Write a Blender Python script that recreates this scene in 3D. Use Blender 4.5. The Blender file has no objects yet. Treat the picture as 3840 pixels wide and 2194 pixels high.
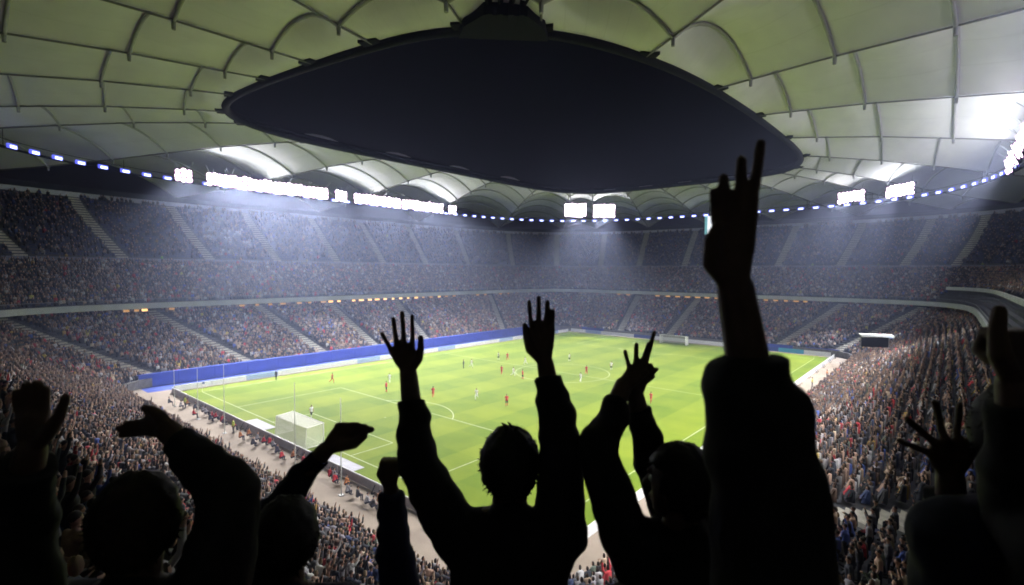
import bpy, bmesh, math, random
import numpy as np
from mathutils import Vector, Matrix

random.seed(7)
rng = np.random.default_rng(11)
scene = bpy.context.scene
col = scene.collection

# ------------------------------------------------------------------ camera
CAM = np.array([-82.449, -57.345, 19.938])
YAW, PITCH, ROLL, FOC = 0.7069968, -0.0429447, 0.0066324, 1921.8   # focal length in pixels of a 3840 wide frame
W, H = 3840.0, 2194.0


def cam_basis():
    cy, sy, cp, sp = math.cos(YAW), math.sin(YAW), math.cos(PITCH), math.sin(PITCH)
    f = np.array([cy * cp, sy * cp, sp]); r = np.array([sy, -cy, 0.0]); u = np.cross(r, f)
    cr, sr = math.cos(ROLL), math.sin(ROLL)
    return f, cr * r + sr * u, -sr * r + cr * u


CF, CR, CU = cam_basis()
cd = bpy.data.cameras.new('camera'); cam = bpy.data.objects.new('camera', cd); col.objects.link(cam)
cd.sensor_width = 36.0; cd.lens = 36.0 * FOC / W; cd.clip_start = 0.05; cd.clip_end = 2000.0
cam.matrix_world = Matrix(((CR[0], CU[0], -CF[0], CAM[0]), (CR[1], CU[1], -CF[1], CAM[1]), (CR[2], CU[2], -CF[2], CAM[2]), (0, 0, 0, 1)))
cd.dof.use_dof = True; cd.dof.focus_distance = 40.0; cd.dof.aperture_fstop = 3.2
scene.camera = cam

# ------------------------------------------------------------------ night sky, exposure, sampling
world = bpy.data.worlds.new('World'); scene.world = world; world.use_nodes = True
wn = world.node_tree.nodes; wl = world.node_tree.links
sky = wn.new('ShaderNodeTexSky'); sky.sky_type = 'NISHITA'; sky.sun_disc = False
sky.sun_elevation = math.radians(1.0); sky.sun_rotation = math.radians(200)
wl.new(sky.outputs[0], wn['Background'].inputs[0]); wn['Background'].inputs[1].default_value = 0.0012
vs = scene.view_settings
vs.view_transform = 'Standard'; vs.look = 'None'; vs.gamma = 1.0; vs.use_curve_mapping = False
vs.exposure = 0.0
cy = scene.cycles
cy.max_bounces = 3; cy.diffuse_bounces = 2; cy.glossy_bounces = 1; cy.transmission_bounces = 1; cy.volume_bounces = 0
cy.use_denoising = True; cy.use_adaptive_sampling = False
cy.sample_clamp_indirect = 4.0
cy.filter_width = 1.8; cy.use_light_tree = False

SPOT_W, UP_FILL_W, DOWN_W, STRAY_FILL_W = 67000.0, 2000.0, 58000.0, 1150.0       # watts per floodlight rack: aimed beam, then added fill lamps upward, steep and all-round
HAZE_DENSITY = 0.0013


# ------------------------------------------------------------------ helpers
def pix(px, py, d):
    """point seen at photograph pixel (px, py), d metres in front of the lens"""
    return CAM + d * (CF + CR * (px - W / 2) / FOC - CU * (py - H / 2) / FOC)


def ground(px, py, z=0.0):
    v = CF + CR * (px - W / 2) / FOC - CU * (py - H / 2) / FOC
    return CAM + v * ((z - CAM[2]) / v[2])


def project(P):
    d = np.asarray(P, float) - CAM
    z = d @ CF
    return W / 2 + FOC * (d @ CR) / z, H / 2 - FOC * (d @ CU) / z, z


def material(name, colr, rough=0.8, var=0.0, scale=3.0, metal=0.0, spec=0.3, bump=0.0, emit=None, estr=0.0, alt=None):
    m = bpy.data.materials.new(name); m.use_nodes = True
    nt = m.node_tree; b = nt.nodes['Principled BSDF']
    b.inputs['Base Color'].default_value = (*colr, 1); b.inputs['Roughness'].default_value = rough
    b.inputs['Metallic'].default_value = metal; b.inputs['Specular IOR Level'].default_value = spec
    if var > 0 or bump > 0:
        tc = nt.nodes.new('ShaderNodeTexCoord'); nz = nt.nodes.new('ShaderNodeTexNoise')
        nz.inputs['Scale'].default_value = scale; nz.inputs['Detail'].default_value = 6
        nt.links.new(tc.outputs['Object'], nz.inputs['Vector'])
        if var > 0:
            rp = nt.nodes.new('ShaderNodeValToRGB')
            c2 = alt if alt else [min(1, c * (1 + var)) for c in colr]
            c1 = [c * (1 - var) for c in colr] if not alt else colr
            rp.color_ramp.elements[0].color = (*c1, 1); rp.color_ramp.elements[1].color = (*c2, 1)
            rp.color_ramp.elements[0].position = 0.3; rp.color_ramp.elements[1].position = 0.7
            nt.links.new(nz.outputs[0], rp.inputs[0]); nt.links.new(rp.outputs[0], b.inputs['Base Color'])
        if bump > 0:
            bp = nt.nodes.new('ShaderNodeBump'); bp.inputs['Strength'].default_value = bump
            nt.links.new(nz.outputs[0], bp.inputs['Height']); nt.links.new(bp.outputs[0], b.inputs['Normal'])
    if emit:
        b.inputs['Emission Color'].default_value = (*emit, 1); b.inputs['Emission Strength'].default_value = estr
        m.cycles.emission_sampling = 'NONE'
    return m


def object_colour_material(name, rough=0.8):
    m = bpy.data.materials.new(name); m.use_nodes = True; nt = m.node_tree
    oi = nt.nodes.new('ShaderNodeObjectInfo'); nt.links.new(oi.outputs['Color'], nt.nodes['Principled BSDF'].inputs['Base Color'])
    nt.nodes['Principled BSDF'].inputs['Roughness'].default_value = rough
    return m


def attribute_material(name, rough=0.85):
    m = bpy.data.materials.new(name); m.use_nodes = True; nt = m.node_tree
    a = nt.nodes.new('ShaderNodeAttribute'); a.attribute_name = 'tint'
    nt.links.new(a.outputs['Color'], nt.nodes['Principled BSDF'].inputs['Base Color'])
    nt.nodes['Principled BSDF'].inputs['Roughness'].default_value = rough
    return m


def tag(o, label=None, cat=None, group=None, kind=None):
    if label: o['label'] = label
    if cat: o['category'] = cat
    if group: o['group'] = group
    if kind: o['kind'] = kind
    return o


def empty(name, loc=(0, 0, 0), parent=None):
    o = bpy.data.objects.new(name, None); col.objects.link(o); o.location = loc; o.empty_display_size = 0.3
    if parent: o.parent = parent
    return o


def link(name, me, m=None, parent=None, loc=None):
    o = bpy.data.objects.new(name, me); col.objects.link(o)
    if m is not None:
        for mm in (m if isinstance(m, (list, tuple)) else [m]):
            me.materials.append(mm)
    if parent: o.parent = parent
    if loc is not None: o.location = loc
    return o


class MB:
    """collects vertices and faces for one mesh"""
    def __init__(self): self.v = []; self.f = []; self.mi = []

    def add(self, vs_, fs_, mi=0):
        o = len(self.v); self.v += [tuple(map(float, p)) for p in vs_]
        self.f += [tuple(o + i for i in f) for f in fs_]; self.mi += [mi] * len(fs_)

    def box(self, c, s, ax=None, mi=0):
        c = np.array(c, float); s = np.array(s, float) / 2
        A = np.eye(3) if ax is None else np.array(ax, float)
        P = [c + A[0] * s[0] * i + A[1] * s[1] * j + A[2] * s[2] * k for k in (-1, 1) for j in (-1, 1) for i in (-1, 1)]
        self.add(P, [(0, 2, 3, 1), (4, 5, 7, 6), (0, 1, 5, 4), (2, 6, 7, 3), (0, 4, 6, 2), (1, 3, 7, 5)], mi)

    def bar(self, a, b, w, h, mi=0):
        a = np.array(a, float); b = np.array(b, float); d = b - a; L = np.linalg.norm(d); d /= L
        up = np.array([0, 0, 1.0]) if abs(d[2]) < 0.95 else np.array([1.0, 0, 0])
        s = np.cross(d, up); s /= np.linalg.norm(s); u = np.cross(s, d)
        self.box((a + b) / 2, (L, w, h), (d, s, u), mi)

    def tube(self, pts, r, n=6, mi=0, cap=True):
        pts = [np.array(p, float) for p in pts]; R = r if hasattr(r, '__len__') else [r] * len(pts)
        base = len(self.v)
        for i, p in enumerate(pts):
            d = pts[min(i + 1, len(pts) - 1)] - pts[max(i - 1, 0)]; d /= np.linalg.norm(d)
            up = np.array([0, 0, 1.0]) if abs(d[2]) < 0.9 else np.array([1.0, 0, 0])
            s = np.cross(d, up); s /= np.linalg.norm(s); u = np.cross(s, d)
            for k in range(n):
                t = 2 * math.pi * k / n; self.v.append(tuple(p + R[i] * (math.cos(t) * s + math.sin(t) * u)))
        for i in range(len(pts) - 1):
            for k in range(n):
                k2 = (k + 1) % n
                self.f.append((base + i * n + k, base + i * n + k2, base + (i + 1) * n + k2, base + (i + 1) * n + k)); self.mi.append(mi)
        if cap:
            self.f.append(tuple(base + k for k in range(n))[::-1]); self.mi.append(mi)
            self.f.append(tuple(base + (len(pts) - 1) * n + k for k in range(n))); self.mi.append(mi)

    def mesh(self, name, smooth=False):
        me = bpy.data.meshes.new(name); me.from_pydata(self.v, [], self.f)
        if any(self.mi): me.polygons.foreach_set('material_index', self.mi)
        if smooth: me.polygons.foreach_set('use_smooth', [True] * len(self.f))
        me.update(); return me

    def build(self, name, m, parent=None, loc=None, smooth=False):
        return link(name, self.mesh(name, smooth), m, parent, loc)


# ---- plan curves of the bowl: superellipses, points spread evenly along each quarter
_dense = np.linspace(0, 1, 1500)


_quarter = {}


def quarter_curve(a, b, n):
    k = (round(a, 5), round(b, 5), round(n, 5))
    if k not in _quarter:
        t = _dense * math.pi / 2; cx, sx = np.sin(t), np.cos(t)
        rr = (np.abs(cx / a) ** n + np.abs(sx / b) ** n) ** (-1 / n); X_, Y_ = rr * cx, rr * sx
        s_ = np.concatenate([[0], np.cumsum(np.hypot(np.diff(X_), np.diff(Y_)))]); _quarter[k] = (s_ / s_[-1], X_, Y_)
    return _quarter[k]


def ring(a, b, n, q, cx=0.0, cy_=0.0):
    """points at fractions q (0..4, one unit per quarter, 0 = +y axis, turning towards +x) of a superellipse"""
    q = np.asarray(q, float) % 4
    s_, X_, Y_ = quarter_curve(a, b, n)
    k = np.floor(q).astype(int); fr = q - k
    fr = np.where(k % 2 == 1, 1 - fr, fr)
    x = np.interp(fr, s_, X_); y = np.interp(fr, s_, Y_)
    sxg = np.where((k == 0) | (k == 1), 1, -1); syg = np.where((k == 0) | (k == 3), 1, -1)
    return np.stack([x * sxg + cx, y * syg + cy_], -1)


def ring_of(par, q): return ring(par[0], par[1], par[2], q, *(par[4:6] if len(par) > 4 else ()))


def lerp(p, q, t): return tuple(np.array(p) * (1 - t) + np.array(q) * t)


def ring_len(par):
    P = ring_of(par, np.linspace(0, 4, 800)); return np.hypot(*np.diff(P, axis=0).T).sum()


# station parameters (half length, half width, exponent, height)
LOW_FRONT = (61.4, 43.5, 16.0, 1.15, -1.0, 1.75); LOW_BACK = (82.0, 64.0, 9.0, 11.6, 0.0, 0.0)
UP_FRONT = (79.5, 61.5, 8.0, 13.0); UP_MID = (90.5, 72.5, 7.0, 21.0)
TOP_FRONT = (92.0, 74.0, 6.0, 22.0); TOP_BACK = (106.0, 88.0, 3.8, 35.0)
NLOW, NUP, NTOP = 26, 16, 24

# ------------------------------------------------------------------ materials
M_conc = material('concrete', (0.20, 0.20, 0.20), 0.9, 0.25, 1.5)
M_tread = material('terrace_concrete', (0.10, 0.105, 0.12), 0.9, 0.3, 0.7)
M_aisle = material('aisle_concrete', (0.55, 0.53, 0.47), 0.9, 0.2, 2.0)
M_fascia = material('fascia_paint', (0.62, 0.66, 0.68), 0.6, 0.12, 0.4)
M_dark = material('dark_steel', (0.008, 0.009, 0.011), 0.8, 0.2, 2.0, 0, .08)
M_steel = material('grey_steel', (0.30, 0.31, 0.32), 0.5, 0.15, 2.0, 0.3)
M_membrane = material('roof_membrane', (0.78, 0.79, 0.83), 0.7, 0.10, 0.35, 0, 0.25, alt=(0.86, 0.87, 0.90))
_nt = M_membrane.node_tree; _uv = _nt.nodes.new('ShaderNodeUVMap'); _sp = _nt.nodes.new('ShaderNodeSeparateXYZ'); _nt.links.new(_uv.outputs[0], _sp.inputs[0])


def _mth(op, a, b_=None, clamp=False):
    m_ = _nt.nodes.new('ShaderNodeMath'); m_.operation = op; m_.use_clamp = clamp
    for k_, v_ in enumerate((a, b_)):
        if v_ is None: continue
        if isinstance(v_, (int, float)): m_.inputs[k_].default_value = v_
        else: _nt.links.new(v_, m_.inputs[k_])
    return m_.outputs[0]


_fr = _mth('FRACT', _mth('MULTIPLY', _sp.outputs['X'], 6.0)); _ed = _mth('MULTIPLY', _mth('ABSOLUTE', _mth('SUBTRACT', _fr, .5)), 2.0)      # 1 on a welded seam
_seam = _mth('MULTIPLY', _mth('SUBTRACT', _ed, .965, True), 9.0, True)
_mx = _nt.nodes.new('ShaderNodeMix'); _mx.data_type = 'RGBA'; _nt.links.new(_seam, _mx.inputs[0])
_bs = _nt.nodes['Principled BSDF']; _src = _bs.inputs['Base Color'].links[0].from_socket; _nt.links.new(_src, _mx.inputs[6]); _mx.inputs[7].default_value = (.42, .43, .43, 1)
_nt.links.new(_mx.outputs[2], _bs.inputs['Base Color'])
M_arch = material('arch_steel', (0.42, 0.43, 0.43), 0.5, 0.1, 2.0, 0.2)
M_radial = material('radial_steel', (0.16, 0.165, 0.16), 0.6, 0.1, 2.0)
M_path = material('path_paving', (0.34, 0.285, 0.235), 0.9, 0.15, 0.4, 0, 0.2, 0.1)
M_blue = material('blue_wall_cloth', (0.06, 0.11, 0.52), 0.7, 0.25, 0.25)
M_bluefloor = material('blue_floor_cloth', (0.06, 0.10, 0.42), 0.8, 0.2, 0.3)
M_white = material('white_paint', (0.80, 0.80, 0.80), 0.6, 0.05, 1.0)
M_rail = material('rail_paint', (0.26, 0.29, 0.40), 0.5, 0.1, 1.0, 0.2)
M_toprail = material('top_rail_paint', (0.55, 0.58, 0.66), 0.5, 0.1, 1.0)
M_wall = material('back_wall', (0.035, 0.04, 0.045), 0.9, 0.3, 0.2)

# ------------------------------------------------------------------ ground, pitch
mb = MB(); mb.add([(-118, -98, -0.02), (118, -98, -0.02), (118, 98, -0.02), (-118, 98, -0.02)], [(0, 1, 2, 3)])
tag(mb.build('ground', M_conc), kind='structure')
mb = MB()
q = np.linspace(0, 4, 161)[:-1]; P = ring(62.0, 44.1, 16.0, q, -1.0, 1.75)
mb.add([(*p, 0.0) for p in P], [tuple(range(len(P)))[::-1]])
tag(mb.build('path', M_path), kind='structure')

grass = bpy.data.materials.new('grass'); grass.use_nodes = True
nt = grass.node_tree; b = nt.nodes['Principled BSDF']; b.inputs['Roughness'].default_value = 0.85; b.inputs['Specular IOR Level'].default_value = 0.15
tc = nt.nodes.new('ShaderNodeTexCoord'); sep = nt.nodes.new('ShaderNodeSeparateXYZ'); nt.links.new(tc.outputs['Object'], sep.inputs[0])


def band(sock, width, sharp=6.0):
    a = nt.nodes.new('ShaderNodeMath'); a.operation = 'MULTIPLY'; nt.links.new(sock, a.inputs[0]); a.inputs[1].default_value = math.pi / width
    s = nt.nodes.new('ShaderNodeMath'); s.operation = 'SINE'; nt.links.new(a.outputs[0], s.inputs[0])
    t = nt.nodes.new('ShaderNodeMath'); t.operation = 'MULTIPLY_ADD'; nt.links.new(s.outputs[0], t.inputs[0]); t.inputs[1].default_value = sharp; t.inputs[2].default_value = 0.5; t.use_clamp = True
    return t.outputs[0]


bx_, by_ = band(sep.outputs['X'], 5.5), band(sep.outputs['Y'], 5.66)
nz = nt.nodes.new('ShaderNodeTexNoise'); nz.inputs['Scale'].default_value = 0.25; nz.inputs['Detail'].default_value = 8; nt.links.new(tc.outputs['Object'], nz.inputs['Vector'])
nf = nt.nodes.new('ShaderNodeTexNoise'); nf.inputs['Scale'].default_value = 14; nf.inputs['Detail'].default_value = 4; nt.links.new(tc.outputs['Object'], nf.inputs['Vector'])
s1 = nt.nodes.new('ShaderNodeMath'); s1.operation = 'MULTIPLY_ADD'; nt.links.new(bx_, s1.inputs[0]); s1.inputs[1].default_value = 0.10
s2 = nt.nodes.new('ShaderNodeMath'); s2.operation = 'MULTIPLY_ADD'; nt.links.new(by_, s2.inputs[0]); s2.inputs[1].default_value = 0.22
s3 = nt.nodes.new('ShaderNodeMath'); s3.operation = 'MULTIPLY_ADD'; nt.links.new(nz.outputs[0], s3.inputs[0]); s3.inputs[1].default_value = 0.6
s4 = nt.nodes.new('ShaderNodeMath'); s4.operation = 'MULTIPLY'; nt.links.new(nf.outputs[0], s4.inputs[0]); s4.inputs[1].default_value = 0.2
nt.links.new(s4.outputs[0], s3.inputs[2]); nt.links.new(s3.outputs[0], s2.inputs[2]); nt.links.new(s2.outputs[0], s1.inputs[2])
rp = nt.nodes.new('ShaderNodeValToRGB'); rp.color_ramp.elements[0].position = 0.2; rp.color_ramp.elements[1].position = 0.95
rp.color_ramp.elements[0].color = (0.082, 0.150, 0.008, 1); rp.color_ramp.elements[1].color = (0.205, 0.26, 0.018, 1)
nt.links.new(s1.outputs[0], rp.inputs[0]); nt.links.new(rp.outputs[0], b.inputs['Base Color'])

mb = MB(); mb.add([(-55.4, -36.6, 0.004), (57.0, -36.6, 0.004), (57.0, 36.8, 0.004), (-55.4, 36.8, 0.004)], [(0, 1, 2, 3)])
pitch = tag(mb.build('pitch', grass), kind='structure')
LZ = 0.008


def line(mb, p, q2, w=0.14):
    p = np.array(p, float); q2 = np.array(q2, float); d = (q2 - p) / np.linalg.norm(q2 - p); s = np.array([-d[1], d[0]]) * w / 2
    mb.add([(*(p - s), LZ), (*(q2 - s), LZ), (*(q2 + s), LZ), (*(p + s), LZ)], [(0, 1, 2, 3)])


def arc(mb, c, r, a0, a1, n=40, w=0.14):
    A = np.linspace(a0, a1, n)
    vs_ = []
    for t in A: vs_ += [(c[0] + (r - w / 2) * math.cos(t), c[1] + (r - w / 2) * math.sin(t), LZ), (c[0] + (r + w / 2) * math.cos(t), c[1] + (r + w / 2) * math.sin(t), LZ)]
    mb.add(vs_, [(2 * i, 2 * i + 1, 2 * i + 3, 2 * i + 2) for i in range(n - 1)])


M_line = material('line_paint', (0.38, 0.44, 0.27), 0.8, 0.2, 2.0)


def marking(name, fn):
    mb = MB(); fn(mb); return mb.build(name, M_line, pitch)


e = 0.07
marking('touchline', lambda m: line(m, (-52.5, 34), (52.5, 34))); marking('touchline', lambda m: line(m, (-52.5, -34), (52.5, -34)))
for sx in (-1, 1):
    marking('goal_line', lambda m: line(m, (sx * 52.5, -34 + e), (sx * 52.5, 34 - e)))

    def box_(m, dx, hw):
        line(m, (sx * (52.5 - e), hw), (sx * (52.5 - dx), hw)); line(m, (sx * (52.5 - e), -hw), (sx * (52.5 - dx), -hw))
        line(m, (sx * (52.5 - dx), -hw + e), (sx * (52.5 - dx), hw - e))
    marking('penalty_area_line', lambda m: box_(m, 16.5, 20.16)); marking('goal_area_line', lambda m: box_(m, 5.5, 9.16))
    h = math.acos(5.5 / 9.15)
    marking('penalty_arc_line', lambda m: arc(m, (sx * 41.5, 0), 9.15, (0 if sx < 0 else math.pi) - h + .01, (0 if sx < 0 else math.pi) + h - .01))
    marking('penalty_spot', lambda m: m.add([(sx * 41.5 + .12 * math.cos(t), .12 * math.sin(t), LZ) for t in np.linspace(0, 6.28, 13)[:-1]], [tuple(range(12))]))
marking('halfway_line', lambda m: line(m, (0, -34 + e), (0, 34 - e)))
marking('centre_circle_line', lambda m: arc(m, (0, 0), 9.15, 0.008, 2 * math.pi - 0.008 - math.pi, 60)); marking('centre_circle_line', lambda m: arc(m, (0, 0), 9.15, math.pi + 0.008, 2 * math.pi - 0.008, 60))

# ------------------------------------------------------------------ stands
bowl = empty('stadium_stand'); tag(bowl, 'two-tier stadium bowl of terraces and pale fascia around the pitch', 'grandstand')
QN = 321
QS = np.linspace(0, 4, QN)


def row_par(A, B, n, k): return lerp(A, B, k / n)


def terrace(name, A, B, n):
    vs_ = []; fs_ = []
    for k in range(n):
        p0 = row_par(A, B, n, k); p1 = row_par(A, B, n, k + 1)
        o = len(vs_)
        R0 = ring_of(p0, QS); R1 = ring_of(p1, QS)
        vs_ += [(*a, p0[3]) for a in R0] + [(*a, p0[3]) for a in R1] + [(*a, p1[3]) for a in R1]
        for i in range(QN - 1):
            fs_.append((o + i, o + i + 1, o + QN + i + 1, o + QN + i)); fs_.append((o + QN + i, o + QN + i + 1, o + 2 * QN + i + 1, o + 2 * QN + i))
    me = bpy.data.meshes.new(name); me.from_pydata(vs_, [], fs_)
    return link(name, me, M_tread, bowl)


def ring_wall(name, par, z0, z1, thick, m, q0=0, q1=4, n=161, parent=bowl):
    """closed upright band that follows a plan curve"""
    qq = np.linspace(q0, q1, n); R = ring_of(par, qq); O = ring(par[0] + thick, par[1] + thick, par[2], qq, *(par[4:6] if len(par) > 4 else ()))
    mb = MB()
    vs_ = [(*p, z0) for p in R] + [(*p, z1) for p in R] + [(*p, z0) for p in O] + [(*p, z1) for p in O]
    fs_ = []
    for i in range(n - 1):
        a, b_, c, d = i, n + i, 2 * n + i, 3 * n + i
        fs_ += [(a, b_, b_ + 1, a + 1), (b_, d, d + 1, b_ + 1), (d, c, c + 1, d + 1), (c, a, a + 1, c + 1)]
    if (q1 - q0) < 4: fs_ += [(0, 2 * n, 3 * n, n), (n - 1, 2 * n - 1, 4 * n - 1, 3 * n - 1)]
    mb.add(vs_, fs_); return mb.build(name, m, parent)


terrace('lower_terrace', LOW_FRONT, LOW_BACK, NLOW)
terrace('middle_terrace', UP_FRONT, UP_MID, NUP)
terrace('top_terrace', TOP_FRONT, TOP_BACK, NTOP)
ring_wall('front_wall', (61.1, 43.2, 16.0, 0, -1.0, 1.75), 0.002, 1.45, 0.28, M_conc)
# slab under the middle tier (its soffit is the ceiling over the last rows of the lower tier)
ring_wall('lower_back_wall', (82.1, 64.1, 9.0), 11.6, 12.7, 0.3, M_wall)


def flat_ring(name, A, B, z0, z1, m, parent=bowl):
    R = ring_of(A, QS); O = ring_of(B, QS)
    mb = MB(); mb.add([(*p, z0) for p in R] + [(*p, z1) for p in O], [(i, i + 1, QN + i + 1, QN + i) for i in range(QN - 1)])
    return mb.build(name, m, parent)


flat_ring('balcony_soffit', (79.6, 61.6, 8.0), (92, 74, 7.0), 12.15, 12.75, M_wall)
ring_wall('balcony_fascia', (79.2, 61.2, 8.0), 12.1, 13.15, 0.35, M_fascia, n=241)
ring_wall('balcony_rail', (79.35, 61.35, 8.0), 13.9, 13.97, 0.07, M_steel, n=241)
flat_ring('walkway', UP_MID, TOP_FRONT, 21.0, 21.004, M_tread)
ring_wall('walkway_parapet', (91.7, 73.7, 6.2), 21.0, 22.0, 0.25, M_rail, n=241)
ring_wall('walkway_rail', (90.45, 72.45, 7.0), 21.9, 21.98, 0.08, M_rail, n=241)
# box balcony over the near touchline side
ring_wall('box_balcony_fascia', (82.2, 64.2, 8.0), 16.0, 16.75, 0.3, M_fascia, 1.42, 2.55, n=121)
ring_wall('top_fascia', (106.0, 88.0, 3.8), 35.0, 36.0, 0.4, M_toprail, n=241)
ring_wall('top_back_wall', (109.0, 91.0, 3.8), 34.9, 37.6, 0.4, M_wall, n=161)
flat_ring('top_walkway', TOP_BACK, (109.2, 91.2, 3.8), 35.0, 35.004, M_tread)


def on_stand(px, py, A=LOW_FRONT, B=LOW_BACK):
    """where the sight line through a photograph pixel first meets a terrace slope"""
    prev = None
    for t in np.linspace(1, 0, 400):
        p = lerp(A, B, t); g = ground(px, py, p[3]); f = (abs(g[0] - (p[4] if len(p) > 4 else 0)) / p[0]) ** p[2] + (abs(g[1] - (p[5] if len(p) > 5 else 0)) / p[1]) ** p[2] - 1
        if prev is not None and (prev > 0) != (f > 0): return g
        prev = f
    return None


def aisle_fractions(A, B, views):
    """plan fractions of the aisles the photograph shows, from points on them (in a 2548 wide picture)"""
    out_ = []; qq = np.linspace(0, 4, 6401)
    for vx, vy in views:
        g = on_stand(vx * 1.507, vy * 1.507, A, B)
        if g is None: continue
        t = (g[2] - A[3]) / (B[3] - A[3]); R = ring_of(lerp(A, B, t), qq)
        out_.append(float(qq[np.argmin(np.hypot(R[:, 0] - g[0], R[:, 1] - g[1]))]))
    return sorted(out_)


AISLE = {
    'low': aisle_fractions(LOW_FRONT, LOW_BACK, [(250, 890), (530, 856), (745, 835), (895, 825), (1030, 805), (1240, 790), (1560, 790), (1700, 790), (2000, 820), (2130, 850), (2250, 1290), (380, 1010)]),
    'up': aisle_fractions(UP_FRONT, UP_MID, [(10, 705), (200, 700), (450, 700), (665, 700), (815, 700), (930, 695), (1050, 692), (1155, 690), (1290, 690), (1380, 690), (1560, 692), (1730, 692), (1850, 700), (2000, 708), (2160, 710), (2310, 705)]),
    'top': aisle_fractions(TOP_FRONT, TOP_BACK, [(20, 600), (250, 580), (475, 585), (650, 590), (810, 600), (930, 610), (1040, 612), (1150, 612), (1270, 612), (1385, 612), (1500, 612), (1600, 612), (1722, 600), (1830, 610), (1960, 610), (2120, 610), (2290, 600), (2420, 600)]),
}


def aisle(A, B, n, q0, w=2.0):
    mb = MB()
    for k in range(n):
        p0 = row_par(A, B, n, k); p1 = row_par(A, B, n, k + 1); pm = lerp(p0, p1, .5)
        a0, a1 = ring_of(p0, [q0])[0], ring_of(p1, [q0])[0]; am = (a0 + a1) / 2
        t = ring_of(p0, [q0 + .002])[0] - ring_of(p0, [q0 - .002])[0]; t /= np.linalg.norm(t)
        d = a1 - a0; run = np.linalg.norm(d); d /= run; rise = p1[3] - p0[3]
        ax = ((*t, 0), (*d, 0), (0, 0, 1))
        mb.box((*(a0 + d * run * .25), p0[3] + .03), (w, run * .5 - .004, .06), ax)
        mb.box((*(a0 + d * run * .75), p0[3] + rise * .25 + .03), (w, run * .5 - .004, rise * .5 + .06), ax)
    return mb.build('aisle_stairs', M_aisle, bowl)


for key, A, B, n in (('low', LOW_FRONT, LOW_BACK, NLOW), ('up', UP_FRONT, UP_MID, NUP), ('top', TOP_FRONT, TOP_BACK, NTOP)):
    for q0 in AISLE[key]: aisle(A, B, n, q0)

# ------------------------------------------------------------------ roof
roof = empty('stadium_roof'); tag(roof, 'pale membrane roof with arched panels around a large dark opening', 'roof')
RR = [(54.3, 34.7, 5.0, 43.6), (58.8, 39.2, 4.8, 43.3), (67.5, 48.0, 4.4, 42.6), (76.5, 57.2, 4.0, 41.5), (85.5, 66.5, 3.8, 40.3), (96.0, 77.0, 3.8, 39.0), (110.0, 92.0, 3.8, 37.7)]


def droop(p, z):                  # the roof hangs lower at the corner nearest the camera
    return z - 3.3 * math.exp(-((p[0] + 53) ** 2 + (p[1] + 31) ** 2) / 33.0 ** 2)


def quarter_fraction(x, y):
    qq = np.linspace(0, 1, 2001); P_ = ring_of(RR[0], qq); return float(qq[np.argmin(np.hypot(P_[:, 0] - x, P_[:, 1] - y))])


RF = [0.0] + [quarter_fraction(*p_) for p_ in ((17.5, 34.7), (35, 34), (47.6, 31), (52.3, 26), (54.0, 16), (54.3, 5.3))]
RADIAL = sorted(set(round((k + f if k % 2 == 0 else k + 1 - f) % 4, 4) for k in range(4) for f in RF)); NR = len(RADIAL)
NODE = np.array([[(*ring_of(p, [r])[0], droop(ring_of(p, [r])[0], p[3])) for p in RR] for r in RADIAL])       # radial, ring, xyz


def arch_pt(i, j, u):
    a, b_ = NODE[i][j], NODE[(i + 1) % NR][j]
    p = a * (1 - u) + b_ * u
    span = np.linalg.norm(b_ - a); rise = span * (0.17 if j else 0.0)
    p = p.copy(); p[2] += rise * 4 * u * (1 - u)
    return p


def arch_bulge(i, j, u):          # in plan the edge at the opening bows outwards a little
    p = arch_pt(i, j, u)
    if j == 0:
        m = ring_of(RR[0], [RADIAL[i] + ((RADIAL[(i + 1) % NR] - RADIAL[i]) % 4) * u])[0]
        p[:2] = m
    return p


for i in range(NR):
    for j in range(len(RR) - 1):
        NU, NV = 10, 4
        vs_ = []
        for v in range(NV + 1):
            for u in range(NU + 1):
                uu, vv = u / NU, v / NV
                p = arch_bulge(i, j, uu) * (1 - vv) + arch_bulge(i, j + 1, uu) * vv
                p[2] -= 0.55 * 4 * vv * (1 - vv) * 4 * uu * (1 - uu)     # cloth sags between two arches
                vs_.append(p)
        mb = MB(); mb.add(vs_, [(v * (NU + 1) + u, v * (NU + 1) + u + 1, (v + 1) * (NU + 1) + u + 1, (v + 1) * (NU + 1) + u) for v in range(NV) for u in range(NU)])
        pn = mb.build('membrane_panel', M_membrane, roof, smooth=True)
        uvl = pn.data.uv_layers.new(name='UVMap'); li = np.empty(len(pn.data.loops), int); pn.data.loops.foreach_get('vertex_index', li)
        uvl.data.foreach_set('uv', np.c_[(li % (NU + 1)) / NU, (li // (NU + 1)) / NV].ravel())
    for j in range(1, len(RR)):
        mb = MB(); mb.tube([arch_pt(i, j, u) - np.array([0, 0, .22]) for u in np.linspace(0, 1, 11)], .17, 6)
        mb.build('arch', M_arch, roof, smooth=True)
    mb = MB(); mb.tube([NODE[i][j] - np.array([0, 0, .15]) for j in range(len(RR))], .10, 6)
    rb = mb.build('radial_beam', M_radial, roof, smooth=True)
    for j in range(1, len(RR) - 1):
        mb = MB(); mb.tube([NODE[i][j] - np.array([0, 0, .1]), NODE[i][j] - np.array([0, 0, .95])], [.2, .16], 8)
        mb.build('node_casting', M_steel, rb)
    # dark box on the ring where the radial lands
    d = NODE[i][1][:2] - NODE[i][0][:2]; d /= np.linalg.norm(d); s = np.array([-d[1], d[0]])
    mb = MB(); mb.box((*(NODE[i][0][:2] + d * .5), NODE[i][0][2] + .25), (1.0, 2.0, 1.0), ((*d, 0), (*s, 0), (0, 0, 1)))
    mb.build('ring_block', M_dark, roof)
qq = np.linspace(0, 4, 193)
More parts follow.
